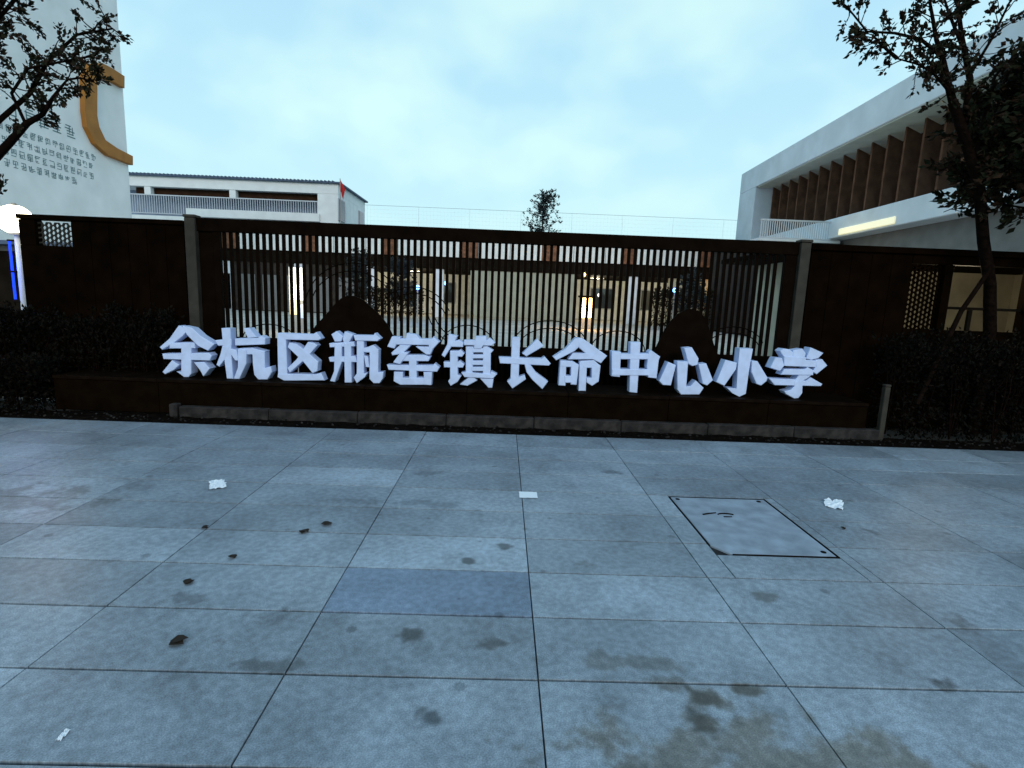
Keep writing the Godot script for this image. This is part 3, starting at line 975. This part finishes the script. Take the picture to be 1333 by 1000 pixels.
	# right wing: gatehouse wall with lattice and window
	var gh := thing("gatehouse", "dark flat-roofed gatehouse at right with a honeycomb lattice and lit window", "gatehouse", Vector3(5.5, 0, -7))
	for k in 5:
		var x := -1.62 + k * 0.262
		box("board", Vector3(x, 0, -0.06), Vector3(x + 0.258, 2.25, 0.06), M.wall_board, gh, 0.004)
	box("low_board", Vector3(-0.308, 0, -0.06), Vector3(1.2, 1.31, 0.06), M.wall_board, gh, 0.004)
	box("low_board", Vector3(1.204, 0, -0.06), Vector3(3.6, 1.31, 0.06), M.wall_board, gh, 0.004)
	box("head_board", Vector3(-0.308, 2.14, -0.06), Vector3(3.6, 2.25, 0.06), M.wall_board, gh, 0.004)
	box("window_post", Vector3(0.13, 1.312, -0.06), Vector3(0.24, 2.138, 0.06), M.wall_board, gh, 0.004)
	box("window_post", Vector3(1.25, 1.312, -0.06), Vector3(3.6, 2.138, 0.06), M.wall_board, gh, 0.004)
	put("lattice", honeycomb(-0.30, 0.13, 1.31, 2.14, 0.0, 0.036, 0.02), M.wall_board, gh)
	box("window_bar", Vector3(0.24, 1.58, -0.02), Vector3(1.25, 1.615, 0.02), M.lintel, gh, 0.003)
	box("window_bar", Vector3(0.56, 1.312, -0.02), Vector3(0.61, 1.579, 0.018), M.lintel, gh, 0.003)
	box("floor", Vector3(-0.9, 0.0, -2.6), Vector3(3.6, 0.06, -0.062), M.beige_room, gh, 0.0)
	box("back_wall", Vector3(-0.9, 0.061, -2.7), Vector3(3.6, 2.25, -2.55), M.beige_room, gh, 0.0)
	box("side_wall", Vector3(-1.0, 0.061, -2.7), Vector3(-0.9, 2.25, -0.062), M.beige_room, gh, 0.0)
	box("side_wall", Vector3(3.5, 0.061, -2.549), Vector3(3.6, 2.25, -0.062), M.beige_room, gh, 0.0)
	box("roof", Vector3(-1.64, 2.252, -2.8), Vector3(3.7, 2.33, 0.10), M.wall_board, gh, 0.006)
	box("cupboard", Vector3(0.45, 0.062, -2.5), Vector3(1.15, 1.75, -2.1), M.cream_wall, gh, 0.01)
	put("ceiling_lamp", box_mesh(Vector3(0.3, 2.2, -0.24), Vector3(1.5, 2.235, -0.12)), M.strip_lamp, gh)
	omni("room_light", Vector3(0.9, 2.05, -0.6), Color(1.0, 0.93, 0.78), 0.4, 0.15, gh)
	var sp := thing("stone_post", "short pale stone post at the right end of the plinth", "post", Vector3(4.55, 0, -6.2))
	box("shaft", Vector3(-0.032, 0, -0.032), Vector3(0.032, 0.64, 0.032), M.fence_post, sp, 0.006)
	box("top", Vector3(-0.036, 0.642, -0.036), Vector3(0.036, 0.67, 0.036), M.fence_post, sp, 0.008)
	var s2 := thing("marker_block", "small pale stone block at the left end of the low kerb", "marker stone", Vector3(-3.78, 0, -6.19))
	box("block", Vector3(-0.045, 0, -0.05), Vector3(0.045, 0.15, 0.05), M.kerb, s2, 0.008)

# ---------------------------------------------------------------- trees and hedges
func plants() -> void:
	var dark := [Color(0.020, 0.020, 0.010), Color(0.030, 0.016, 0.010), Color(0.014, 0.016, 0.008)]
	var l7 := leaf_mesh(0.066, 0.042)
	var l5 := leaf_mesh(0.052, 0.030)
	var l4 := leaf_mesh(0.055, 0.03)
	# tree at right
	var t := thing("street_tree", "slender dark tree with open twigs standing by the gatehouse at right", "tree", Vector3(5.95, 0, -6.6))
	var o := -t.position
	var P := func(x: float, y: float, z: float) -> Vector3: return Vector3(x, y, z) + o
	var st := begin()
	add_tube(st, [P.call(6.02, 0, -6.6), P.call(6.04, 0.7, -6.6), P.call(6.03, 1.34, -6.6), P.call(5.93, 1.9, -6.6), P.call(5.76, 2.4, -6.6), P.call(5.6, 3.02, -6.6), P.call(5.36, 3.5, -6.6), P.call(5.12, 3.95, -6.6)], 0.075, 0.052, 9)
	put("trunk", st.commit(), M.bark, t)
	st = begin()
	var list := []
	var limbs := [[P.call(5.12, 3.95, -6.6), P.call(4.98, 4.15, -6.55), P.call(4.86, 4.34, -6.5), P.call(4.71, 4.53, -6.45), P.call(4.55, 4.85, -6.4), P.call(4.45, 5.3, -6.4)],
		[P.call(5.1, 3.95, -6.6), P.call(4.95, 4.05, -6.5), P.call(4.7, 4.16, -6.4), P.call(4.45, 4.2, -6.3), P.call(4.2, 4.25, -6.3)],
		[P.call(4.8, 4.4, -6.5), P.call(4.5, 4.5, -6.4), P.call(4.2, 4.55, -6.4), P.call(3.95, 4.6, -6.5), P.call(3.68, 4.85, -6.5)],
		[P.call(4.2, 4.25, -6.3), P.call(4.05, 4.35, -6.3), P.call(3.92, 4.5, -6.35)],
		[P.call(5.3, 3.7, -6.6), P.call(5.28, 4.2, -6.6), P.call(5.18, 4.7, -6.7), P.call(5.12, 5.2, -6.8), P.call(5.1, 5.7, -6.8)],
		[P.call(5.25, 4.2, -6.6), P.call(5.38, 4.6, -6.5), P.call(5.5, 4.95, -6.5), P.call(5.7, 5.4, -6.5)],
		[P.call(5.2, 4.6, -6.7), P.call(4.98, 4.95, -6.7), P.call(4.9, 5.3, -6.8)],
		[P.call(5.5, 3.3, -6.6), P.call(5.7, 3.9, -6.8), P.call(5.9, 4.4, -7.0), P.call(6.2, 4.8, -7.0)],
		[P.call(5.7, 2.6, -6.6), P.call(5.5, 2.72, -6.3), P.call(5.32, 2.76, -6.2)]]
	for i in limbs.size():
		tube("branch", limbs[i], 0.042 if i in [0, 4, 7] else 0.02, 0.008, M.bark, t, 6)
	st = begin()
	for i in limbs.size():
		twigs(st, list, limbs[i], [29, 20, 21, 10, 28, 18, 15, 24, 2][i], 0.38 if i != 8 else 0.15, 21, 0.05, 0.12)
	stuff(put("twigs", st.commit(), M.bark, t))
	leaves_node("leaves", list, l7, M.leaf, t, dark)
	# stake that props it
	var sk := thing("tree_stake", "slanting wooden stake propping the slender tree before the lit window", "stake", Vector3(5.2, 0, -6.45))
	tube("pole", [Vector3(-0.3, 0.45, 0.3), Vector3(0.3, 1.55, 0.0), Vector3(0.68, 2.12, -0.1)], 0.028, 0.026, M.bark, sk, 8)

	# denser tree behind it, filling the right edge
	t = thing("dense_tree", "dense dark tree crowding the right edge above the gatehouse", "tree", Vector3(6.85, 0, -6.3))
	st = begin()
	add_tube(st, [Vector3.ZERO, Vector3(0.02, 0.9, 0), Vector3(-0.05, 1.9, 0), Vector3(-0.1, 3.9, 0)], 0.11, 0.06, 9)
	put("trunk", st.commit(), M.bark, t)
	st = begin()
	list = []
	for k in 72:
		var base := Vector3(-0.08, rng.randf_range(2.6, 3.9), 0)
		var d := Vector3(rng.randf_range(-1.0, 0.6), rng.randf_range(-0.02, 0.7), rng.randf_range(-0.8, 0.8)).normalized()
		var pts := [base]
		for s in 5:
			d = (d + rnd_dir() * 0.18).normalized()
			pts.append(pts[-1] + d * rng.randf_range(0.2, 0.36))
		tube("branch", pts, 0.022, 0.005, M.bark, t, 5)
		twigs(st, list, pts, 16, 0.38, 24, 0.08, 0.1)
	stuff(put("twigs", st.commit(), M.bark, t))
	leaves_node("leaves", list, leaf_mesh(0.11, 0.06), M.leaf, t, dark)

	# tree at left, trunk outside the frame
	t = thing("leaning_tree", "dark fine-leaved tree reaching into the upper left corner", "tree", Vector3(-5.75, 0, -5.5))
	st = begin()
	var Q := func(x: float, y: float, z: float) -> Vector3: return Vector3(x + 5.75, y, z + 5.5)
	add_tube(st, [Q.call(-5.75, 0, -5.5), Q.call(-5.72, 1.0, -5.5), Q.call(-5.6, 1.8, -5.5), Q.call(-5.35, 2.3, -5.5)], 0.09, 0.065, 9)
	put("trunk", st.commit(), M.bark, t)
	st = begin()
	list = []
	limbs = [[Q.call(-5.35, 2.3, -5.5), Q.call(-4.97, 2.6, -5.5), Q.call(-4.78, 2.78, -5.5), Q.call(-4.59, 2.97, -5.5), Q.call(-4.42, 3.05, -5.48), Q.call(-4.28, 3.2, -5.45), Q.call(-4.1, 3.34, -5.4)],
		[Q.call(-5.2, 2.42, -5.5), Q.call(-4.95, 3.0, -5.6), Q.call(-4.7, 3.3, -5.7), Q.call(-4.5, 3.6, -5.7), Q.call(-4.2, 3.85, -5.7), Q.call(-3.85, 3.92, -5.7)],
		[Q.call(-5.3, 2.35, -5.5), Q.call(-5.1, 3.1, -5.4), Q.call(-4.8, 3.7, -5.4), Q.call(-4.45, 4.05, -5.4), Q.call(-4.1, 4.2, -5.4)],
		[Q.call(-4.6, 2.96, -5.5), Q.call(-4.62, 3.2, -5.4), Q.call(-4.45, 3.42, -5.4), Q.call(-4.1, 3.5, -5.4), Q.call(-3.82, 3.56, -5.4)],
		[Q.call(-4.1, 3.34, -5.4), Q.call(-3.98, 3.36, -5.4), Q.call(-3.86, 3.33, -5.4)],
		[Q.call(-5.4, 2.2, -5.5), Q.call(-5.1, 2.35, -5.3), Q.call(-4.85, 2.33, -5.2), Q.call(-4.62, 2.27, -5.2)],
		[Q.call(-5.0, 2.6, -5.5), Q.call(-4.95, 2.95, -5.3), Q.call(-4.85, 3.35, -5.3), Q.call(-4.7, 3.5, -5.2)],
		[Q.call(-5.3, 2.9, -5.6), Q.call(-5.1, 3.6, -5.6), Q.call(-4.8, 4.2, -5.7), Q.call(-4.6, 4.5, -5.7)]]
	for i in limbs.size():
		tube("branch", limbs[i], [0.05, 0.03, 0.03, 0.016, 0.01, 0.014, 0.014, 0.025][i], 0.008, M.bark, t, 6)
	st = begin()
	for i in limbs.size():
		twigs(st, list, limbs[i], [13, 38, 42, 24, 10, 11, 20, 36][i], [0.2, 0.36, 0.36, 0.28, 0.2, 0.18, 0.28, 0.36][i], 24, 0.045, 0.3)
	stuff(put("twigs", st.commit(), M.bark, t))
	leaves_node("leaves", list, l5, M.leaf, t, dark)

	# hedges
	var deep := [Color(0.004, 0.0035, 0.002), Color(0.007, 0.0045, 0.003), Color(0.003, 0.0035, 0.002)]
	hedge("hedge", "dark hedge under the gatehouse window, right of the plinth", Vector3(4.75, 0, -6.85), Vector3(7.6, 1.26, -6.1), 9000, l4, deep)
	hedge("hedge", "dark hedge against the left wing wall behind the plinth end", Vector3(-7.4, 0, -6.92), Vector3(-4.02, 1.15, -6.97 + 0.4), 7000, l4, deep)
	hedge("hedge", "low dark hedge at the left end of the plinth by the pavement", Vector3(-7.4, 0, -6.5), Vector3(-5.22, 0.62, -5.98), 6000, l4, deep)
	# behind the screen
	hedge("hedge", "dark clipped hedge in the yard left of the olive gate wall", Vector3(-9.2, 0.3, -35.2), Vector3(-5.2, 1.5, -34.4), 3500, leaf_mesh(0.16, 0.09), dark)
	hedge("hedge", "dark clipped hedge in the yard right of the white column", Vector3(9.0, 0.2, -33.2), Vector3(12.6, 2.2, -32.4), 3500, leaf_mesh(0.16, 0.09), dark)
	var sites := [[2.95, -46.5, 10.4, "dark conifer-topped tree rising over the middle of the screen", 3.6], [-8.0, -30.0, 3.4, "small dark yard tree seen through the left half of the screen", 1.1], [-5.9, -31.0, 3.2, "small dark yard tree just left of the white column", 1.0], [9.9, -29.0, 3.0, "small dark yard tree seen through the right half of the screen", 0.9]]
	for s in sites:
		t = thing("yard_tree", s[3], "tree", Vector3(s[0], 0, s[1]))
		var hh: float = s[2]
		st = begin()
		add_tube(st, [Vector3.ZERO, Vector3(0.05, hh * 0.5, 0), Vector3(0, hh, 0)], 0.016 * hh, 0.015, 7)
		put("trunk", st.commit(), M.bark, t)
		list = []
		st = begin()
		for k in (70 if hh > 5.0 else 34):
			var f := rng.randf_range(0.35, 0.97)
			var base := Vector3(0.04, hh * f, 0)
			var d := Vector3(rng.randfn(), 0.45, rng.randfn()).normalized()
			var ln: float = s[4] * (1.12 - f) * rng.randf_range(0.7, 1.25) + 0.25
			var pts := [base, base + d * ln * 0.5, base + d * ln + Vector3(0, 0.1, 0)]
			add_tube(st, pts, 0.025, 0.008, 4)
			twigs(st, list, pts, 7, 0.4, 10, 0.12, 0.1)
		stuff(put("twigs", st.commit(), M.bark, t))
		leaves_node("leaves", list, leaf_mesh(0.17, 0.1), M.leaf, t, [Color(0.035, 0.045, 0.05), Color(0.03, 0.035, 0.035)])

# ---------------------------------------------------------------- scraps on the pavement
func scrap(n: String, label: String, category: String, at: Vector3, sx: float, sz: float, crumple: float, m: Material, sd: int, group := "") -> void:
	var st := begin()
	var f := FastNoiseLite.new()
	f.seed = sd
	f.frequency = 9.0
	var N := 9
	var q := func(i: int, j: int) -> Vector3:
		var u := (i / float(N) - 0.5)
		var v := (j / float(N) - 0.5)
		var edge := 1.0 + f.get_noise_2d(u * 3.0 + 9.0, v * 3.0) * (0.35 if crumple > 0.004 else 0.05)
		return Vector3(u * sx * edge, 0.004 + crumple * (0.5 + f.get_noise_2d(u * 0.35, v * 0.35) * 1.4 + 0.5 * f.get_noise_2d(u + 3.0, v)), v * sz * edge)
	for i in N:
		for j in N:
			quad(st, q.call(i, j), q.call(i + 1, j), q.call(i + 1, j + 1), q.call(i, j + 1), Vector3.UP)
	var o := put(n, st.commit(), m, self, at)
	o.rotation.y = sd * 0.7
	tag(o, label, category, group)

func fallen_leaf(at: Vector3, s: float, sd: int, label: String) -> void:
	var st := begin()
	for b in 2:
		var turn := Basis(Vector3.UP, b * 0.55 + sd * 1.3)
		var w := s * 0.75
		var p := [Vector3.ZERO, Vector3(w * 0.5, 0.006, s * 0.3), Vector3(w * 0.42, 0.007, s * 0.62), Vector3(0, 0.003, s), Vector3(-w * 0.45, 0.008, s * 0.6), Vector3(-w * 0.5, 0.005, s * 0.28), Vector3(0, 0.004, s * 0.5)]
		for k in 6:
			tri(st, turn * p[6] + Vector3(0, 0.004 + b * 0.003, 0), turn * p[k] + Vector3(0, 0.004 + b * 0.003, 0), turn * p[(k + 1) % 6] + Vector3(0, 0.004 + b * 0.003, 0), Vector3.UP)
	var o := put("fallen_leaves", st.commit(), M.dry_leaf, self, at)
	tag(o, label, "fallen leaves", "dry leaves lying on the pavement")

func litter() -> void:
	scrap("paper_sheet", "flat white paper lying on the middle joint of the pavement", "paper", Vector3(0.24, 0, -3.98), 0.14, 0.13, 0.001, M.paper, 0)
	scrap("crumpled_paper", "crumpled white paper on the left of the pavement", "paper", Vector3(-2.15, 0, -3.99), 0.19, 0.11, 0.012, M.paper, 3)
	scrap("plastic_wrapper", "crumpled pale wrapper right of the access cover", "wrapper", Vector3(2.64, 0, -3.98), 0.2, 0.12, 0.012, M.paper, 6)
	scrap("paper_scrap", "tiny pale scrap in the near left corner of the pavement", "paper", Vector3(-1.42, 0, -1.61), 0.018, 0.045, 0.006, M.paper, 9)
	fallen_leaf(Vector3(-1.37, 0, -2.11), 0.070, 1, "brown curled leaves nearest the camera on the left slabs")
	fallen_leaf(Vector3(-1.57, 0, -2.56), 0.052, 2, "dark leaf left of the brown curled leaves, one row farther")
	fallen_leaf(Vector3(-1.46, 0, -2.85), 0.046, 3, "small dark leaf two rows beyond the brown curled leaves")
	fallen_leaf(Vector3(-1.08, 0, -3.36), 0.070, 4, "dark leaf right of its near neighbour, beyond the blue slab")
	fallen_leaf(Vector3(-1.22, 0, -3.24), 0.064, 5, "dark leaf just left of another on the same slab row")
	fallen_leaf(Vector3(-1.85, 0, -3.22), 0.046, 6, "small dark leaf lying below the crumpled paper")
	fallen_leaf(Vector3(2.42, 0, -3.5), 0.034, 7, "tiny dark leaf between access cover and pale wrapper")

# ---------------------------------------------------------------- the twelve characters
func letters() -> void:
	var l: Node3D
	l = letter(-3.728, "white block character 余, leftmost of the twelve, at the left end of the plinth")
	stroke(l, 0, [-85, 612, 29, 575, -47, 486, -158, 401, -294, 319, -322, 348, -200, 455])
	stroke(l, 1, [-40, 610, 70, 592, 170, 499, 322, 408, 243, 328, 129, 380, 5, 508])
	stroke(l, 2, [-193, 407, 91, 418, 97, 351, -207, 337])
	stroke(l, 3, [-292, 273, 256, 303, 287, 268, 262, 210, -281, 209])
	stroke(l, 4, [-61, 414, 57, 419, 37, 47, 2, 4, -49, 0, -137, 67, -81, 63])
	stroke(l, 5, [-180, 200, -97, 146, -167, 81, -272, 28, -300, 55])
	stroke(l, 6, [78, 183, 200, 193, 262, 117, 181, 19, 144, 92])
	l = letter(-3.069, "white block character 杭, second from the left")
	stroke(l, 0, [-329, 454, -134, 478, -137, 400, -295, 391])
	stroke(l, 1, [-245, 600, -140, 603, -142, 280, -134, 0, -208, 0, -227, 211])
	stroke(l, 2, [-243, 392, -149, 395, -226, 228, -291, 141, -323, 162, -267, 301])
	stroke(l, 3, [-151, 362, -74, 349, -59, 226, -96, 220, -142, 289])
	stroke(l, 4, [17, 609, 82, 616, 167, 509, 61, 493])
	stroke(l, 5, [-89, 483, 183, 501, 216, 530, 268, 501, 261, 427, -88, 401])
	stroke(l, 6, [-58, 362, 43, 353, 33, 188, -56, 3, -122, 1, -67, 142])
	stroke(l, 7, [-57, 367, 105, 380, 258, 344, 233, 309, -61, 292])
	stroke(l, 8, [105, 380, 250, 340, 250, 146, 322, 169, 328, 98, 272, 6, 165, 2, 118, 58, 106, 190])
	l = letter(-2.396, "white block character 区, third from the left, a box open to the right")
	stroke(l, 0, [-269, 562, -168, 566, -161, 15, -273, 40])
	stroke(l, 1, [-269, 567, 149, 566, 194, 596, 249, 519, 215, 498, -176, 492])
	stroke(l, 2, [-272, 82, 174, 90, 242, 112, 280, 20, -201, 0, -279, 40])
	stroke(l, 3, [92, 474, 170, 466, 200, 436, 76, 287, -131, 100, -157, 153, -48, 260])
	stroke(l, 4, [-127, 460, -43, 447, 56, 377, 210, 246, 197, 131, 140, 104, 41, 229, -145, 403])
	tube("rod", [Vector3(-0.050, 0.163, -0.06), Vector3(-0.052, 0.082, -0.06)], 0.006, 0.006, M.pole_grey, l, 6)
	l = letter(-1.738, "white block character 瓶, fourth from the left, before the left mountain")
	stroke(l, 0, [-291, 574, -229, 615, -153, 556, -177, 494, -250, 489])
	stroke(l, 1, [-133, 614, -30, 583, -84, 487, -146, 485, -157, 525])
	stroke(l, 2, [-316, 468, -23, 499, -15, 443, -309, 420])
	stroke(l, 3, [-324, 301, -9, 330, 10, 254, -311, 248])
	stroke(l, 4, [-250, 467, -165, 470, -172, 244, -256, 7, -311, 14, -262, 138])
	stroke(l, 5, [-138, 479, -57, 482, -54, 6, -136, 3])
	stroke(l, 6, [-26, 577, 209, 581, 224, 610, 290, 545, 255, 515, -7, 511])
	stroke(l, 7, [8, 523, 93, 526, 91, 119, 138, 137, 98, 72, 4, 0, -32, 68, 5, 116])
	stroke(l, 8, [77, 425, 162, 447, 247, 415, 162, 375, 77, 376])
	stroke(l, 9, [161, 451, 201, 468, 266, 412, 262, 141, 324, 148, 317, 72, 278, 10, 207, 7, 157, 59])
	stroke(l, 10, [94, 339, 142, 327, 157, 199, 115, 198])
	l = letter(-1.059, "white block character 窑, fifth from the left")
	stroke(l, 0, [-82, 620, 33, 608, 77, 560, 77, 522, -92, 516])
	stroke(l, 1, [-255, 575, -150, 574, -228, 434, -310, 453])
	stroke(l, 2, [-255, 553, 219, 563, 235, 593, 307, 530, 198, 490, -228, 481])
	stroke(l, 3, [202, 570, 309, 534, 231, 445, 200, 372, 182, 487])
	stroke(l, 4, [-157, 480, -31, 479, -129, 375, -249, 353, -260, 383])
	stroke(l, 5, [29, 468, 190, 471, 200, 378, 156, 376])
	stroke(l, 6, [-146, 398, -53, 396, -156, 249, -238, 268])
	stroke(l, 7, [-151, 359, 134, 370, 205, 350, 179, 297, -172, 285])
	stroke(l, 8, [-315, 237, 234, 248, 256, 275, 314, 227, 285, 173, -293, 175])
	stroke(l, 9, [-52, 363, 37, 366, 45, 38, -45, 35])
	stroke(l, 10, [-227, 155, -122, 155, -121, 10, -154, 1, -232, 40])
	stroke(l, 11, [-216, 83, 215, 100, 216, 13, -149, 0])
	stroke(l, 12, [125, 164, 227, 168, 221, 9, 138, 10])
	l = letter(-0.389, "white block character 镇, sixth from the left, with five short bars in its right half")
	stroke(l, 0, [-254, 628, -149, 609, -194, 522, -299, 350, -334, 376, -271, 503])
	stroke(l, 1, [-233, 540, -125, 563, -74, 530, -84, 481, -232, 480])
	stroke(l, 2, [-231, 431, -130, 435, -111, 452, -61, 406, -89, 364, -229, 371])
	stroke(l, 3, [-307, 295, -134, 301, -119, 319, -58, 276, -78, 235, -301, 230])
	stroke(l, 4, [-233, 427, -145, 430, -135, 147, -92, 133, -137, 60, -218, 8, -249, 64, -226, 96])
	stroke(l, 5, [-71, 565, 193, 571, 231, 601, 302, 548, 257, 510, -69, 505])
	stroke(l, 6, [68, 614, 195, 621, 197, 563, 134, 471, 47, 468])
	stroke(l, 7, [-47, 488, 44, 492, 43, 144, -41, 141])
	stroke(l, 8, [158, 496, 203, 503, 282, 453, 252, 420, 257, 144, 165, 141])
	stroke(l, 9, [25, 474, 165, 479, 166, 426, 26, 421])
	stroke(l, 10, [27, 396, 167, 401, 168, 354, 28, 349])
	stroke(l, 11, [29, 324, 169, 329, 171, 275, 30, 270])
	stroke(l, 12, [31, 248, 171, 253, 173, 202, 32, 197])
	stroke(l, 13, [-94, 173, -42, 186, 252, 168, 263, 203, 335, 172, 289, 117, -52, 121])
	stroke(l, 14, [10, 130, 66, 115, 99, 84, -18, 15, -109, 28])
	stroke(l, 15, [132, 111, 295, 111, 283, 2, 238, 0])
	l = letter(0.274, "white block character 长, seventh from the left, with a loose slanting stroke")
	stroke(l, 0, [-166, 618, -67, 622, -65, 145, 6, 173, 22, 120, -137, 0, -203, 84, -164, 119])
	stroke(l, 1, [137, 610, 221, 528, 14, 397, -34, 430])
	stroke(l, 2, [-313, 376, 202, 378, 234, 404, 312, 321, 289, 296, -297, 302])
	stroke(l, 3, [-5, 310, 68, 298, 138, 209, 290, 104, 225, 7, 98, 118, 27, 205])
	tube("rod", [Vector3(0.021, 0.416, -0.06), Vector3(0.023, 0.361, -0.06)], 0.006, 0.006, M.pole_grey, l, 6)
	l = letter(0.935, "white block character 命, eighth from the left, under a roof-like pair of strokes")
	stroke(l, 0, [-64, 642, 54, 608, -71, 482, -286, 361, -324, 401, -183, 500])
	stroke(l, 1, [-48, 646, 31, 629, 324, 439, 253, 347, 144, 395, -18, 522])
	stroke(l, 2, [-92, 456, 162, 465, 167, 391, -143, 379])
	stroke(l, 3, [-236, 359, -162, 362, -159, 58, -243, 60])
	stroke(l, 4, [-237, 363, -87, 361, -10, 318, -105, 290, -232, 285])
	stroke(l, 5, [-105, 325, -10, 323, -26, 74, -96, 77])
	stroke(l, 6, [-177, 180, -88, 183, -83, 100, -172, 96])
	stroke(l, 7, [-4, 362, 87, 366, 92, 3, 4, 0])
	stroke(l, 8, [-4, 365, 167, 382, 251, 316, 151, 288, 51, 284])
	stroke(l, 9, [142, 334, 251, 321, 241, 125, 164, 69, 95, 108, 91, 167, 153, 167])
	tube("rod", [Vector3(-0.127, 0.391, -0.06), Vector3(-0.125, 0.352, -0.06)], 0.006, 0.006, M.pole_grey, l, 6)
	tube("rod", [Vector3(0.105, 0.400, -0.06), Vector3(0.107, 0.361, -0.06)], 0.006, 0.006, M.pole_grey, l, 6)
	l = letter(1.603, "white block character 中, ninth from the left, a box cut by an upright")
	stroke(l, 0, [-75, 611, 46, 615, 51, 0, -45, 7])
	stroke(l, 1, [-292, 496, -181, 493, -175, 188, -275, 195])
	stroke(l, 2, [-190, 469, 168, 485, 184, 416, -185, 404])
	stroke(l, 3, [151, 502, 175, 529, 293, 453, 279, 411, 271, 188, 168, 195, 141, 333])
	stroke(l, 4, [-278, 283, 267, 297, 268, 224, -273, 206])
	l = letter(2.235, "white block character 心, tenth from the left, made of four loose strokes")
	stroke(l, 0, [-237, 393, -138, 358, -179, 107, -276, 109, -324, 157])
	stroke(l, 1, [-128, 402, 5, 407, 9, 103, 61, 107, 118, 180, 223, 91, 176, 8, -46, 0, -95, 59])
	stroke(l, 2, [-59, 566, 34, 578, 127, 446, 121, 371, 60, 353, 10, 379])
	stroke(l, 3, [131, 378, 224, 392, 325, 191, 260, 123, 206, 142])
	tube("rod", [Vector3(-0.164, 0.273, -0.06), Vector3(-0.101, 0.275, -0.06)], 0.006, 0.006, M.pole_grey, l, 6)
	l = letter(2.914, "white block character 小, second from the right, an upright with a stroke each side")
	stroke(l, 0, [-66, 588, 92, 588, 73, 329, 65, 40, -10, 0, -99, 40, -171, 103, -54, 99, -65, 358])
	stroke(l, 1, [-225, 443, -82, 413, -85, 334, -207, 125, -310, 169])
	stroke(l, 2, [95, 438, 164, 441, 310, 242, 301, 202, 240, 146, 182, 164, 104, 308])
	tube("rod", [Vector3(0.054, 0.351, -0.06), Vector3(0.116, 0.353, -0.06)], 0.006, 0.006, M.pole_grey, l, 6)
	l = letter(3.585, "white block character 学, at the right end of the row")
	stroke(l, 0, [-246, 572, -206, 603, -134, 597, -86, 562, -84, 507, -194, 503])
	stroke(l, 1, [-89, 586, 23, 611, 71, 556, 61, 499, -88, 511])
	stroke(l, 2, [117, 630, 281, 568, 229, 506, 143, 478, 77, 493])
	stroke(l, 3, [-297, 493, -213, 490, -178, 397, -222, 330, -344, 367])
	stroke(l, 4, [-196, 516, 75, 510, 79, 479, 199, 475, 211, 393, -182, 395])
	stroke(l, 5, [186, 483, 272, 494, 344, 419, 228, 310, 173, 338, 208, 403])
	stroke(l, 6, [-177, 358, 77, 366, 106, 392, 181, 354, 184, 296, -209, 288])
	stroke(l, 7, [54, 357, 183, 302, 116, 246, 49, 204, -35, 201])
	stroke(l, 8, [-343, 237, -35, 236, 111, 223, 166, 267, 318, 191, 303, 164, -266, 156])
	stroke(l, 9, [-34, 218, 73, 222, 84, 69, 42, 6, -6, 0, -117, 53, -139, 86, -67, 104, -26, 146])
